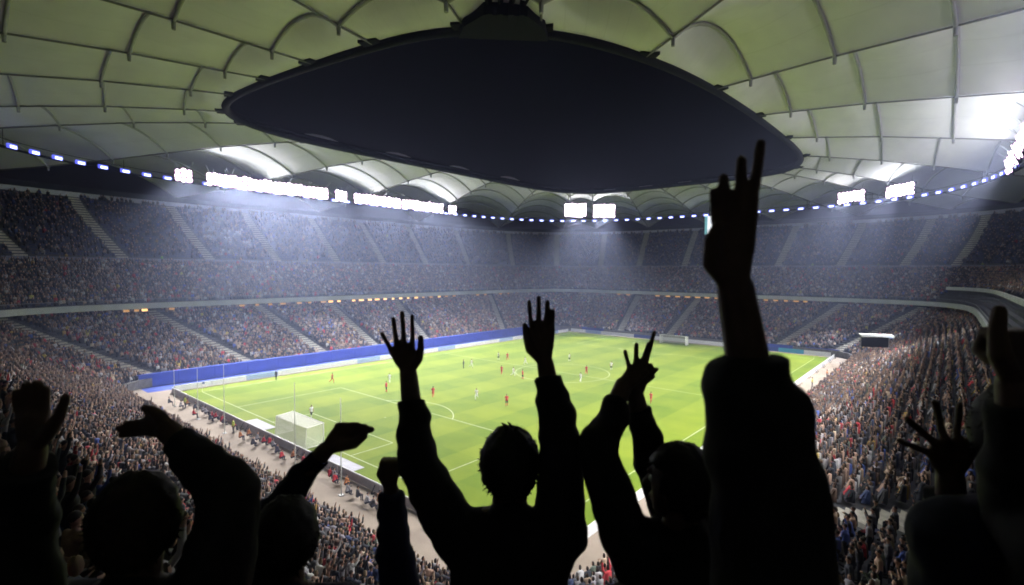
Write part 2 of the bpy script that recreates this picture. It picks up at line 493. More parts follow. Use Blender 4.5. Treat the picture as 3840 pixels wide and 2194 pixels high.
mb = MB(); RP = ring(53.9, 34.3, 5.0, qq); mb.tube([(*p, droop(p, 43.6)) for p in RP], .55, 8, cap=False); mb.build('tension_ring', M_dark, roof, smooth=True)
mb = MB(); RP = ring(54.5, 34.9, 5.0, qq); mb.tube([(*p, droop(p, 44.6)) for p in RP], .3, 6, cap=False); mb.build('tension_ring', M_dark, roof, smooth=True)
# winch frame on the corner of the ring nearest the camera
qa = [r for r in RADIAL if 2 < r < 3]; qa = sorted(qa)
qc = 2 + (RF[3] + RF[4]) / 2; ZC = 40.4
c0 = ring_of(RR[0], [qc])[0]; t0 = ring_of(RR[0], [qc + .02])[0] - ring_of(RR[0], [qc - .02])[0]; t0 /= np.linalg.norm(t0); n0 = np.array([t0[1], -t0[0]])
if n0 @ c0 < 0: n0 = -n0
mb = MB()
ax = ((*t0, 0), (*n0, 0), (0, 0, 1))


def frustum(mb, c, w0, w1, dep, z0, z1):
    P = []
    for z, w in ((z0, w0), (z1, w1)):
        for sx, sy in ((-1, -1), (1, -1), (1, 1), (-1, 1)):
            p = c + t0 * sx * w / 2 + n0 * sy * dep / 2; P.append((p[0], p[1], z))
    mb.add(P, [(3, 2, 1, 0), (4, 5, 6, 7), (0, 1, 5, 4), (1, 2, 6, 5), (2, 3, 7, 6), (3, 0, 4, 7)])


mb = MB(); Pw = []
for z in (ZC - .9, ZC + .1):
    for o_, w_ in ((-.6, 7.6), (1.4, 6.6), (3.4, 3.4)):
        for sx in (-1, 1): Pw.append((*(c0 + n0 * o_ + t0 * sx * w_ / 2), z + o_ * .02))
mb.add(Pw, [(0, 2, 3, 1), (2, 4, 5, 3), (6, 7, 9, 8), (8, 9, 11, 10), (0, 1, 7, 6), (4, 10, 11, 5), (0, 6, 8, 2), (2, 8, 10, 4), (1, 3, 9, 7), (3, 5, 11, 9)])
for x in (-1.8, -.6, .6, 1.8): mb.box((*(c0 + n0 * 3.2 + t0 * x * .7), ZC - .4), (.4, 1.4, 1.2), ax)
wf = mb.build('winch_frame', M_dark, roof)
for x in (-1.9, -.65, .65, 1.9):
    mb = MB(); a = c0 + n0 * 3.4 + t0 * x * .7; b_ = c0 + n0 * 16 + t0 * x * 2.2
    mb.tube([(*a, ZC - .2), (*b_, ZC + .3)], .13, 6); mb.build('cable', M_dark, wf)

# catwalk ring that carries the lights
CAT = (84.0, 67.0, 3.4); CATZ = 38.0
catwalk = empty('catwalk'); tag(catwalk, 'thin dark catwalk ring hanging under the roof membrane', 'catwalk')
ring_wall('walkway_deck', CAT, CATZ - .1, CATZ + .05, .9, M_dark, n=241, parent=catwalk)
ring_wall('handrail', CAT, CATZ + 1.0, CATZ + 1.08, .08, M_dark, n=241, parent=catwalk)
for i in range(NR):
    f = RADIAL[i]; p = ring_of(CAT, [f])[0]
    j = 3; a, b_ = NODE[i][3], NODE[i][4]
    tt = np.clip((np.hypot(*p) - np.hypot(*a[:2])) / (np.hypot(*b_[:2]) - np.hypot(*a[:2])), 0, 1)
    zt = a[2] * (1 - tt) + b_[2] * tt
    mb = MB(); mb.tube([(*p, CATZ), (*p, zt - .2)], .05, 6); mb.build('hanger', M_dark, catwalk)

# blue-white lights along the catwalk
M_blue_l = material('blue_lamp', (0.1, 0.1, 0.2), .5, emit=(0.12, 0.14, 1.0), estr=1.4)
M_blue_c = material('blue_lamp_core', (0.1, 0.1, 0.2), .5, emit=(0.55, 0.62, 1.0), estr=5.0)
mb = MB(); mb.box((0, 0, 0), (1.6, .3, .66)); me_house = mb.mesh('light_housing'); me_house.materials.append(M_blue_l)
mb = MB(); mb.box((0.05, -.17, -.1), (1.15, .04, .4)); me_core = mb.mesh('light_core'); me_core.materials.append(M_blue_c)
LC = ring_len(CAT)
nblue = int(LC / 3.9)
rack_xy = []          # filled below so that lamps do not sit inside racks


def number_word(i):
    if i > 15: return ['seventeenth', 'eighteenth', 'nineteenth', 'twentieth'][i - 16]
    return ['first', 'second', 'third', 'fourth', 'fifth', 'sixth', 'seventh', 'eighth', 'ninth', 'tenth', 'eleventh', 'twelfth', 'thirteenth', 'fourteenth', 'fifteenth', 'sixteenth'][i]


# ------------------------------------------------------------------ floodlights
M_lens = material('flood_lens', (0.8, 0.8, 0.8), .3, emit=(1.0, 0.95, 0.97), estr=9.0)
M_fringe = material('fringe_glow_rim', (0.4, 0.2, 0.4), .4, emit=(1.0, 0.30, 0.82), estr=3.0)  # lens colour fringe painted as a glowing rim round each lamp


def lamp_mesh():
    mb = MB()
    n = 10; r = .36
    ringp = lambda y, rr: [(rr * math.cos(2 * math.pi * k / n), y, rr * math.sin(2 * math.pi * k / n)) for k in range(n)]
    mb.add(ringp(-.12, r) + ringp(.28, r * .55), [(k, (k + 1) % n, n + (k + 1) % n, n + k) for k in range(n)] + [tuple(range(n, 2 * n))], 0)
    mb.add(ringp(-.12, r) + ringp(-.12, r * .86), [(k, (k + 1) % n, n + (k + 1) % n, n + k) for k in range(n)], 1)
    mb.add(ringp(-.11, r * .86), [tuple(range(n))], 2)
    me = mb.mesh('lamp'); [me.materials.append(m) for m in (M_dark, M_fringe, M_lens)]
    return me


ME_LAMP = lamp_mesh()
spots = []


def flood_rack(x, y, z, target, nl, label, group, light=1.0, up=0.0, steep=None, stray_fill_gain=0.0, rows=3, miss=0.0):
    r = empty('floodlight_rack', (x, y, z)); tag(r, label, 'floodlight', group)
    t = np.array(target, float) - np.array((x, y, z)); yaw = math.atan2(t[1], t[0]); r.rotation_euler.z = yaw + math.pi / 2   # local -y points at the target
    w = nl * 1.0
    hh = rows * .42
    mb = MB(); mb.box((0, .45, hh), (w, .1, .1)); mb.box((0, .45, -hh), (w, .1, .1))
    for k in range(nl // 2 + 1): mb.box((-w / 2 + w * k / (nl // 2), .45, 0), (.08, .08, 2 * hh + .1))
    mb.box((0, .45, -hh - .3), (.2, .2, .6)); mb.build('rack_frame', M_dark, r)
    for k in range(nl):
        for s in [(q_ - (rows - 1) / 2) * .84 for q_ in range(rows)]:
            if random.random() < miss: continue
            o = bpy.data.objects.new('lamp', ME_LAMP); col.objects.link(o); o.parent = r
            o.location = (-w / 2 + .5 + k * 1.0, random.uniform(-.1, .1), s + random.uniform(-.16, .16)); o.scale = (random.uniform(1.3, 1.75),) * 3; o.rotation_euler.x = math.radians(24)
    for sx in (-1, 1):
        mb = MB(); mb.bar((sx * w * .3, .5, .6), (sx * w * .55, -1.2, 2.6), .07, .07); mb.bar((sx * w * .3, .5, .6), (sx * w * .2, 1.8, 2.4), .07, .07); mb.build('strut', M_steel, r)
    rack_xy.append((x, y))
    def lamp_light(name, aim, energy, size, blend, colr):
        ld = bpy.data.lights.new(name, 'SPOT'); lo = bpy.data.objects.new(name, ld); col.objects.link(lo)
        ld.energy = energy; ld.color = colr; ld.spot_size = math.radians(size); ld.spot_blend = blend; ld.shadow_soft_size = .5
        av = Vector(aim).normalized(); pos = Vector((x, y, z)) + Vector(t).normalized() * .9
        mw = Matrix.Translation(pos) @ av.to_track_quat('-Z', 'Y').to_matrix().to_4x4()
        lo.parent = r; lo.matrix_parent_inverse = (Matrix.Translation((x, y, z)) @ Matrix.Rotation(yaw + math.pi / 2, 4, 'Z')).inverted(); lo.matrix_basis = mw
    lamp_light('beam', t, SPOT_W * light * nl / 5, 62, .5, (1.0, 0.97, 0.95))
    if up: lamp_light('up_fill', (t[0] * .012, t[1] * .012, 1), UP_FILL_W * up, 155, .3, (1.0, .99, .97))  # extra lamp added to brighten the roof cloth above the rack
    if stray_fill_gain:  # fill lamp added to lift roof and upper stands
        sd = bpy.data.lights.new('stray_fill', 'POINT'); so = bpy.data.objects.new('stray_fill', sd); col.objects.link(so); so.parent = r
        sd.energy = STRAY_FILL_W * stray_fill_gain; sd.color = (.93, .95, 1.0); sd.shadow_soft_size = .5; so.location = (0, -.9, 0)
    if steep: lamp_light('steep_fill', np.array(steep, float) - np.array((x, y, z)), DOWN_W * light * (1.6 if x > 50 else 1.0), 33, .8, (.86, .91, 1.0))  # extra lamp added to draw light shafts in the haze


FZ = 38.9
LX = [-46, -39, -35, -30.5, -26, -21, -16.5, -10, -3.5, 1, 6, 12, 17, 22, 28.5]
for i, x in enumerate(LX):
    y = float(ring_of(CAT, [0])[0][1]) - 4.2 - .9 * (abs(x) / 46) ** 2
    flood_rack(x, y, FZ, (x * 1.08 - 8, 17, 0), 5 if i not in (0, 7, 14) else 3,
               f'{number_word(i)} floodlight rack from the left in the long bright row over the blue-walled side', 'floodlights over the blue-walled side', 1.25 if i < 5 else 1.0, .4, (x + (12, -9, 3)[i % 3], 46, 0) if i in (0, 1, 3, 5, 7, 8, 10, 11, 13, 14) else None, 1.0 if i % 3 == 1 else 0)
flood_rack(57.5, 35.5, 39.6, (26, 14, 0), 7, 'left one of the two floodlight racks straight ahead over the far corner', 'floodlights over the far corner', 1.2, 1.0, (52, 36, 0), 0, 5)
flood_rack(64.5, 29.0, 39.6, (29, 11, 0), 7, 'right one of the two floodlight racks straight ahead over the far corner', 'floodlights over the far corner', 1.2, .6, (57, 18, 0), 1.2, 5)
flood_rack(70.0, -38.0, 38.9, (31, -15, 0), 7, 'left floodlight rack of the pair to the right of the tall raised hand', 'floodlights over the far right corner', 1.1, .8, (56, -44, 0), 0, 3)
flood_rack(65.5, -48.0, 39.0, (29, -19, 0), 7, 'right floodlight rack of the pair to the right of the tall raised hand', 'floodlights over the far right corner', 1.1, .8, (58, -36, 0), 1.2, 3)
RX = [42, 35, 28, 21, 14, 6, -2, -10, -18, -26, -34, -42]
for i, x in enumerate(RX):
    flood_rack(x, -64.6, 38.9, (x * 1.08 - 8, -23, 0), 5, f'{number_word(i)} floodlight rack, counted from the far end, over the near touchline side', 'floodlights over the near touchline', 0.9, .6 if i < 5 else .12, (x, -50, 0) if i == 2 else None, 1.3 if i in (1, 4) else 0)

for k in range(nblue):
    qv = 4 * (k + .5) / nblue
    p = ring(CAT[0] - .3, CAT[1] - .3, CAT[2], [qv])[0]
    if p[0] < -72 and p[1] < 20 or p[1] < -30 and p[0] < 10: continue          # outside the view
    if any(math.hypot(p[0] - a, p[1] - b_) < 1.2 for a, b_ in rack_xy): continue
    t = ring(CAT[0], CAT[1], CAT[2], [qv + .004])[0] - ring(CAT[0], CAT[1], CAT[2], [qv - .004])[0]
    o = bpy.data.objects.new('rim_light', me_house); col.objects.link(o); o.location = (*p, CATZ + .15); o.rotation_euler.z = math.atan2(t[1], t[0])
    tag(o, 'small blue-white lamp in the ring of lamps along the catwalk under the roof', 'lamp', 'blue lamps along the catwalk')
    c = bpy.data.objects.new('light_core', me_core); col.objects.link(c); c.parent = o

# ------------------------------------------------------------------ scoreboard behind the tall raised hand
M_screen = material('screen', (.1, .1, .1), .4, emit=(0.93, 0.97, 1.0), estr=1.6)
M_teal = material('screen_edge', (.02, .2, .2), .4, emit=(0.25, 0.62, 0.66), estr=.7)
sb = empty('scoreboard', (84.0, -2.8, 35.0)); tag(sb, 'bright white video screen under the far roof, half hidden by the raised hand', 'scoreboard')
sb.rotation_euler.z = math.radians(-90 - 4)
mb = MB(); mb.box((0, .35, 0), (13.0, .6, 6.4)); mb.build('casing', M_dark, sb)
mb = MB(); mb.box((0, .02, 0), (10.8, .08, 5.6)); mb.build('screen_panel', M_screen, sb)
mb = MB(); mb.box((-5.9, .02, 0), (.8, .08, 6.0)); mb.build('screen_edge', M_teal, sb); mb = MB(); mb.box((5.9, .02, 0), (.8, .08, 6.0)); mb.build('screen_edge', M_teal, sb)
for x in (-5, 5): mb = MB(); mb.tube([(x, .35, 2.6), (x, .35, 6.0)], .1, 6); mb.build('hanger', M_dark, sb)

# ------------------------------------------------------------------ warm lights and windows under the balcony
M_warm = material('warm_lamp', (.3, .2, .1), .5, emit=(1.0, .55, .18), estr=2.2)
M_warm2 = material('warm_lamp_dim', (.3, .2, .1), .5, emit=(.9, .45, .14), estr=.7)
LF = ring_len((79.3, 61.3, 8.0))


def warm(qv, wdt, m):
    p = ring(79.1, 61.1, 8.0, [qv])[0]; t = ring(79.3, 61.3, 8.0, [qv + .002])[0] - ring(79.3, 61.3, 8.0, [qv - .002])[0]
    mb = MB(); mb.box((0, 0, 0), (wdt, .1, .42)); mb.box((0, .14, .04), (wdt + .1, .16, .44), None, 1)
    o = mb.build('soffit_light', [m, M_dark]); o.location = (*p, 11.82); o.rotation_euler.z = math.atan2(t[1], t[0])
    tag(o, 'warm orange strip light under the pale balcony edge', 'lamp', 'orange lights under the balcony')


def q_at(px, py, par, z):
    """fraction on a plan curve seen at photograph pixel column px"""
    qq = np.linspace(0, 4, 1601); R = ring_of(par, qq); P3 = np.c_[R, np.full(len(R), z)]
    X, Y, Z = project(P3); ok = Z > 5
    return qq[np.argmin(np.where(ok, abs(X - px), 1e9))]


for px in list(range(1210, 1960, 29)): 
    if random.random() < .85: warm(q_at(px, 0, (79.3, 61.3, 8.0), 11.9), random.uniform(.7, 1.5), M_warm if px < 1650 and random.random() < .6 else M_warm2)
for px in (470, 505, 540, 640, 905, 960, 1010, 1060, 1120, 1160): warm(q_at(px, 0, (79.3, 61.3, 8.0), 11.9), random.uniform(.7, 1.3), M_warm2 if px != 540 else M_warm)
for px in range(2320, 3150, 37):
    if random.random() < .75: warm(q_at(px, 0, (79.3, 61.3, 8.0), 11.9), random.uniform(.7, 1.8), M_warm2)

# ------------------------------------------------------------------ blue wall on the far touchline side, boards
wall = empty('pitch_wall', (0, 44.3, 0)); tag(wall, 'long bright blue wall along the far touchline below the crowd', 'wall')
mb = MB(); mb.box((0, 0, 0), (5.76, .12, 2.1)); me_bp = mb.mesh('wall_panel'); me_bp.materials.append(M_blue)
for k in range(20):
    o = bpy.data.objects.new('wall_panel', me_bp); col.objects.link(o); o.parent = wall; o.location = (-55.7 + k * 5.8, 0, 1.06)
mb = MB(); mb.box((-.6, .3, 2.16), (116.5, .5, .08)); mb.build('coping', M_blue, wall)
mb = MB(); mb.add([(-58.5, 39.5, 0.006), (58.5, 39.5, 0.006), (58.5, 44.2, 0.006), (-58.5, 44.2, 0.006)], [(0, 1, 2, 3)])
tag(mb.build('blue_floor_strip', M_bluefloor), kind='structure')

M_b_white = material('board_white', (.78, .79, .80), .5, .06, .8, emit=(.9, .92, 1.0), estr=.12)
M_b_lblue = material('board_light_blue', (.42, .55, .85), .5, .06, .8)
M_b_blue = material('board_blue', (.06, .11, .42), .5, .1, .8)
M_b_cyan = material('board_cyan', (.08, .42, .68), .5, .05, .8)
M_b_grey = material('board_back', (.36, .36, .40), .7, .15, .8)


def board(p, q2, face, label, group, hgt=.9, back=None):
    p = np.array(p, float); q2 = np.array(q2, float); c = (p + q2) / 2; d = q2 - p; L = np.linalg.norm(d)
    o = empty('advertising_board', (*c, 0)); o.rotation_euler.z = math.atan2(d[1], d[0]); tag(o, label, 'board', group)
    mb = MB(); mb.box((0, 0, .05 + hgt / 2), (L - .04, .05, hgt)); mb.build('face_panel', face, o)
    mb = MB(); mb.box((0, .06, .04 + hgt / 2), (L - .1, .05, hgt - .06)); mb.build('back_panel', back or M_b_grey, o)
    for sx in (-.4, .4):
        mb = MB(); mb.bar((sx * L, .08, .02), (sx * L, .55, .02), .06, .04); mb.bar((sx * L, .52, .02), (sx * L, .1, hgt * .8), .05, .05); mb.build('support_leg', M_dark, o)


seq = [M_b_white, M_b_white, M_b_lblue, M_b_white, M_b_white, M_b_white, M_b_lblue, M_b_white]
nm = {M_b_white.name: 'white', M_b_lblue.name: 'pale blue', M_b_blue.name: 'blue', M_b_cyan.name: 'cyan'}
xs = np.linspace(-55.5, 57.0, 21)
for i in range(20):
    m = seq[i % 8]; board((xs[i], 37.4), (xs[i + 1], 37.4), m, f'{nm[m.name]} advertising board, {number_word(i)} from the left in the row before the blue wall', f'{nm[m.name]} boards along the blue wall')
ys = np.linspace(37.2, -36.5, 14)
fseq = [M_b_white, M_b_lblue, M_b_white, M_b_white, M_b_blue, M_b_white, M_b_white, M_b_white, M_b_white, M_b_blue, M_b_blue, M_b_cyan, M_b_white]
for i in range(13):
    m = fseq[i]; board((58.3, ys[i]), (58.3, ys[i + 1]), m, f'{nm[m.name]} advertising board, {number_word(i)} from the left in the row behind the far goal', f'{nm[m.name]} boards behind the far goal', 1.0)
for i in range(10):
    y0 = 36.4 - 7.0 * i; board((-56.0, y0 - 7.0), (-56.0, y0), M_b_white, f'grey-backed advertising board, {number_word(i)} from the blue wall in the row behind the near goal', 'boards behind the near goal', .9)
for i in range(15):
    x0 = 56.6 - 7.4 * i; board((x0, -37.4), (x0 - 7.4, -37.4), M_b_white, f'white advertising board, {number_word(i)} from the far end in the row along the near touchline', 'boards along the near touchline', .9, M_b_white)
# blue cloths behind the far boards
for (y0, y1) in ((35, 26), (-20, -28), (-31, -38)):
    mb = MB(); mb.box((60.1, (y0 + y1) / 2, .85), (.08, abs(y1 - y0), 1.5)); o = mb.build('blue_banner', M_blue)
    tag(o, {35: 'blue banner on the low wall at the corner farthest away', -20: 'blue banner on the far wall beside the tall raised arm', -31: 'blue banner on the far wall behind the cyan board'}[y0], 'banner')
# white mats beside the near goal
M_mat = material('mat_cloth', (.45, .45, .52), .8, .1, 1.0)
for (px, py, lab) in ((975, 1592, 'flat white printed mat on the grass beyond the near goal'), (1283, 1737, 'flat white printed mat on the grass this side of the near goal')):
    g = ground(px, py)
    mb = MB(); mb.box((0, 0, .025), (1.6, 5.6, .03)); o = mb.build('advertising_mat', M_mat); o.location = (g[0], g[1], 0.006); tag(o, lab, 'mat')

# ------------------------------------------------------------------ goals
M_post = material('goal_post_paint', (.85, .85, .85), .4)
M_net = material('net_cord', (.85, .86, .80), .8)


def goal(sx, label):
    g = empty('goal', (sx * 52.5, 0, 0)); g.rotation_euler.z = 0 if sx < 0 else math.pi; tag(g, label, 'goal')
    for y in (-3.66, 3.66):
        mb = MB(); mb.tube([(0, y, 0.006), (0, y, 2.44)], .06, 10); mb.build('post', M_post, g, smooth=True)
    mb = MB(); mb.tube([(0, -3.72, 2.44), (0, 3.72, 2.44)], .06, 10); mb.build('crossbar', M_post, g, smooth=True)
    for y in (-3.66, 3.66):
        mb = MB(); mb.tube([(-.06, y, 2.44), (-2.0, y, 2.3), (-2.2, y, .03)], .03, 8); mb.tube([(-.06, y, .04), (-2.2, y, .04)], .03, 8); mb.build('stanchion', M_post, g, smooth=True)
    mb = MB(); st = .15; w = .027
    prof = [(0, 2.44), (-1.0, 2.36), (-2.0, 2.26), (-2.1, 1.2), (-2.2, .05)]
    for y in np.arange(-3.6, 3.61, st):
        for a, b_ in zip(prof[:-1], prof[1:]): mb.bar((a[0], y, a[1]), (b_[0], y, b_[1]), w, w)
    for a, b_ in zip(prof[:-1], prof[1:]):
        L = math.hypot(a[0] - b_[0], a[1] - b_[1])
        for t in np.arange(0, 1, st / L): mb.bar((a[0] + (b_[0] - a[0]) * t, -3.6, a[1] + (b_[1] - a[1]) * t), (a[0] + (b_[0] - a[0]) * t, 3.6, a[1] + (b_[1] - a[1]) * t), w, w)
    for y in (-3.62, 3.62):
        for z in np.arange(.1, 2.3, st): mb.bar((-.02, y, z), (-2.1, y, z), w, w)
        for x in np.arange(-2.0, 0, st): mb.bar((x, y, .05), (x, y, 2.36), w, w)
    mb.build('net', M_net, g)


goal(-1, 'white goal with a pale net at the near left end'); goal(1, 'distant white goal at the far end of the pitch')

# ball net masts behind the near goal and corner flags
M_mast = material('mast_paint', (.6, .63, .6), .5)
for i, (px, top, lab) in enumerate(((652, 1384, 'thin grey net mast nearest the corner by the blue wall'), (739, 1384, 'tall thin grey net mast just past the corner flag'), (838, 1370, 'thin grey net mast over the corner grass'), (1104, 1434, 'tall thin grey net mast seen in front of the near goal'), (1277, 1492, 'thin grey net mast above the pinching hand'))):
    xw = -58.4
    v = CF + CR * (px - W / 2) / FOC - CU * (top - H / 2) / FOC
    P = CAM + v * ((xw - CAM[0]) / v[0])
    o = empty('net_mast', (xw, P[1], 0)); tag(o, lab, 'mast', 'masts of the ball net')
    mb = MB(); mb.tube([(0, 0, 0.002), (0, 0, max(P[2], 3.5))], [.05, .035], 8); mb.build('pole', M_mast, o, smooth=True)
    mb = MB(); mb.box((0, 0, .04), (.4, .4, .07)); mb.build('foot_plate', M_steel, o)
for (x, y, lab) in ((-52.5, 34, 'corner flag beside the end of the blue wall'), (52.5, 34, 'corner flag in the far corner of the pitch'), (52.5, -34, 'corner flag at the right end of the near touchline'), (-52.5, -34, 'corner flag at the nearest corner behind the raised arms')):
    o = empty('corner_flag', (x, y, .004)); tag(o, lab, 'flag')
    mb = MB(); mb.tube([(0, 0, 0), (0, 0, 1.6)], .02, 6); mb.build('pole', M_post, o)
    mb = MB(); mb.add([(0.02, 0, 1.58), (.42, .05, 1.5), (.4, .06, 1.24), (.02, 0, 1.28)], [(0, 1, 2, 3)]); mb.build('cloth', M_b_blue, o)

# white curved canopy over the entrance in the near touchline stand
qv = q_at(3290, 0, lerp(LOW_FRONT, LOW_BACK, .55), 8.5)
pc = ring_of(lerp(LOW_FRONT, LOW_BACK, .6), [qv])[0]


M_canopy = material('canopy_sheet', (.78, .82, .84), .4, .05, 1.0)
ga = ground(3290, 1262, 8.2)
cn = empty('entrance_canopy', (ga[0], ga[1], 6.4)); tag(cn, 'white curved canopy over an entrance in the right-hand crowd', 'canopy')
cn.rotation_euler.z = math.radians(-62)
mb = MB(); n = 9; vs_ = []
for i in range(n):
    x = -2.6 + 5.2 * i / (n - 1); s = 1 - (x / 3.4) ** 2
    vs_ += [(x, -1.0 * s, 1.95 + .25 * s), (x, 1.1, 2.2), (x, -1.0 * s, 1.8 + .25 * s - .25), (x, 1.1, 1.95)]
fs_ = []
for i in range(n - 1):
    a = 4 * i; fs_ += [(a, a + 4, a + 5, a + 1), (a + 2, a + 3, a + 7, a + 6), (a, a + 2, a + 6, a + 4), (a + 1, a + 5, a + 7, a + 3)]
fs_ += [(0, 1, 3, 2), (4 * n - 4, 4 * n - 2, 4 * n - 1, 4 * n - 3)]
mb.add(vs_, fs_); mb.build('canopy_sheet', M_canopy, cn)
for x in (-2.3, 2.3):
    mb = MB(); mb.tube([(x, .9, -.4), (x, .9, 2.0)], .06, 8); mb.build('canopy_post', M_steel, cn)
mb = MB(); mb.box((0, 1.05, .8), (4.6, .15, 2.2)); mb.build('back_panel', M_dark, cn)


# ------------------------------------------------------------------ figure building: tapered bones melted into one skin
_sph = None


def unit_sphere(nu=14, nv=10):
    v = [(0, 0, 1)]; f = []
    for j in range(1, nv):
        for i in range(nu):
            th, ph = math.pi * j / nv, 2 * math.pi * i / nu; v.append((math.sin(th) * math.cos(ph), math.sin(th) * math.sin(ph), math.cos(th)))
    v.append((0, 0, -1)); last = len(v) - 1
    for i in range(nu): f.append((0, 1 + i, 1 + (i + 1) % nu)); f.append((last, last - nu + (i + 1) % nu, last - nu + i))
    for j in range(nv - 2):
        for i in range(nu): a = 1 + j * nu + i; b_ = 1 + j * nu + (i + 1) % nu; f.append((a, a + nu, b_ + nu, b_))
    return np.array(v), f


SPH_V, SPH_F = unit_sphere()


WORK = bpy.data.scenes.new('workbench')        # empty scene where single figures are melted, removed at the end


class Skin:
    def __init__(self): self.mb = MB(); self.bones = []

    def ball(self, c, r, ax=None, mi=0):
        r = np.array([r] * 3 if np.isscalar(r) else r, float); A = np.eye(3) if ax is None else np.array(ax, float)
        self.mb.add(np.array(c) + (SPH_V * r) @ A, SPH_F); self.bones.append((np.array(c, float), np.array(c, float), float(r.mean()), float(r.mean()), mi))

    def bone(self, a, b, ra, rb, mi=0):
        a = np.array(a, float); b = np.array(b, float)
        self.mb.add(a + SPH_V * ra, SPH_F); self.mb.add(b + SPH_V * rb, SPH_F)
        if np.linalg.norm(b - a) > 1e-5: self.mb.tube([a, b], [ra, rb], 14)
        self.bones.append((a, b, ra, rb, mi))

    def chain(self, pts, rad, mi=0):
        for i in range(len(pts) - 1): self.bone(pts[i], pts[i + 1], rad[i], rad[i + 1], mi)

    def melt(self, name, voxel, smooth=3, ratio=None, mats=None, zones=False, wrinkle=0.0, wscale=9.0):
        me = self.mb.mesh('raw'); o = bpy.data.objects.new('raw', me); WORK.collection.objects.link(o)
        m = o.modifiers.new('r', 'REMESH'); m.mode = 'VOXEL'; m.voxel_size = voxel
        if smooth: m = o.modifiers.new('s', 'SMOOTH'); m.factor = .5; m.iterations = smooth
        if ratio: m = o.modifiers.new('d', 'DECIMATE'); m.ratio = ratio
        WORK.view_layers[0].update(); dg = WORK.view_layers[0].depsgraph
        out = bpy.data.meshes.new_from_object(o.evaluated_get(dg)); out.name = name
        bpy.data.objects.remove(o); bpy.data.meshes.remove(me)
        nvt = len(out.vertices); co = np.empty(nvt * 3); out.vertices.foreach_get('co', co); co = co.reshape(-1, 3)
        if wrinkle > 0:
            no = np.empty(nvt * 3); out.vertices.foreach_get('normal', no); no = no.reshape(-1, 3)
            from mathutils import noise as mn
            dsp = np.array([mn.noise(Vector((p[0] * wscale, p[1] * wscale, p[2] * wscale * 2.2))) + .5 * mn.noise(Vector(p * wscale * 2.6)) for p in co])
            co = co + no * (dsp * wrinkle)[:, None]; out.vertices.foreach_set('co', co.ravel())
        if zones:
            npoly = len(out.polygons); ce = np.empty(npoly * 3); out.polygons.foreach_get('center', ce); ce = ce.reshape(-1, 3)
            best = np.full(npoly, 1e9); idx = np.zeros(npoly, int)
            for a, b_, ra, rb, mi in self.bones:
                d = b_ - a; L2 = d @ d; t = np.clip(((ce - a) @ d) / L2, 0, 1) if L2 > 1e-9 else np.zeros(npoly)
                dist = np.linalg.norm(ce - (a + t[:, None] * d), axis=1) - (ra + (rb - ra) * t)
                k = dist < best; best[k] = dist[k]; idx[k] = mi
            out.polygons.foreach_set('material_index', idx)
        out.polygons.foreach_set('use_smooth', [True] * len(out.polygons))
        for mm in (mats or []): out.materials.append(mm)
        out.update(); return out


M_skin = material('skin', (.36, .21, .15), .6, .15, 20)
M_cloth_obj = object_colour_material('clothing')
M_hair = material('hair_dark', (.02, .015, .012), .6, .3, 30)
M_trouser = material('trouser_cloth', (.02, .022, .035), .85, .2, 10)
SMALL = [M_cloth_obj, M_skin, M_hair, M_trouser]


def head_small(s, c, f=(0, 1, 0)):
    c = np.array(c, float); f = np.array(f, float)
    s.ball(c, (.078, .095, .115), None, 1); s.ball(c + (0, -.018, .035), (.085, .098, .1), None, 2); s.bone(c + f * .09 + (0, 0, -.01), c + f * .105 + (0, 0, -.025), .016, .016, 1)
    s.bone(c - (0, 0, .08), c - (0, .01, .19), .055, .06, 1)


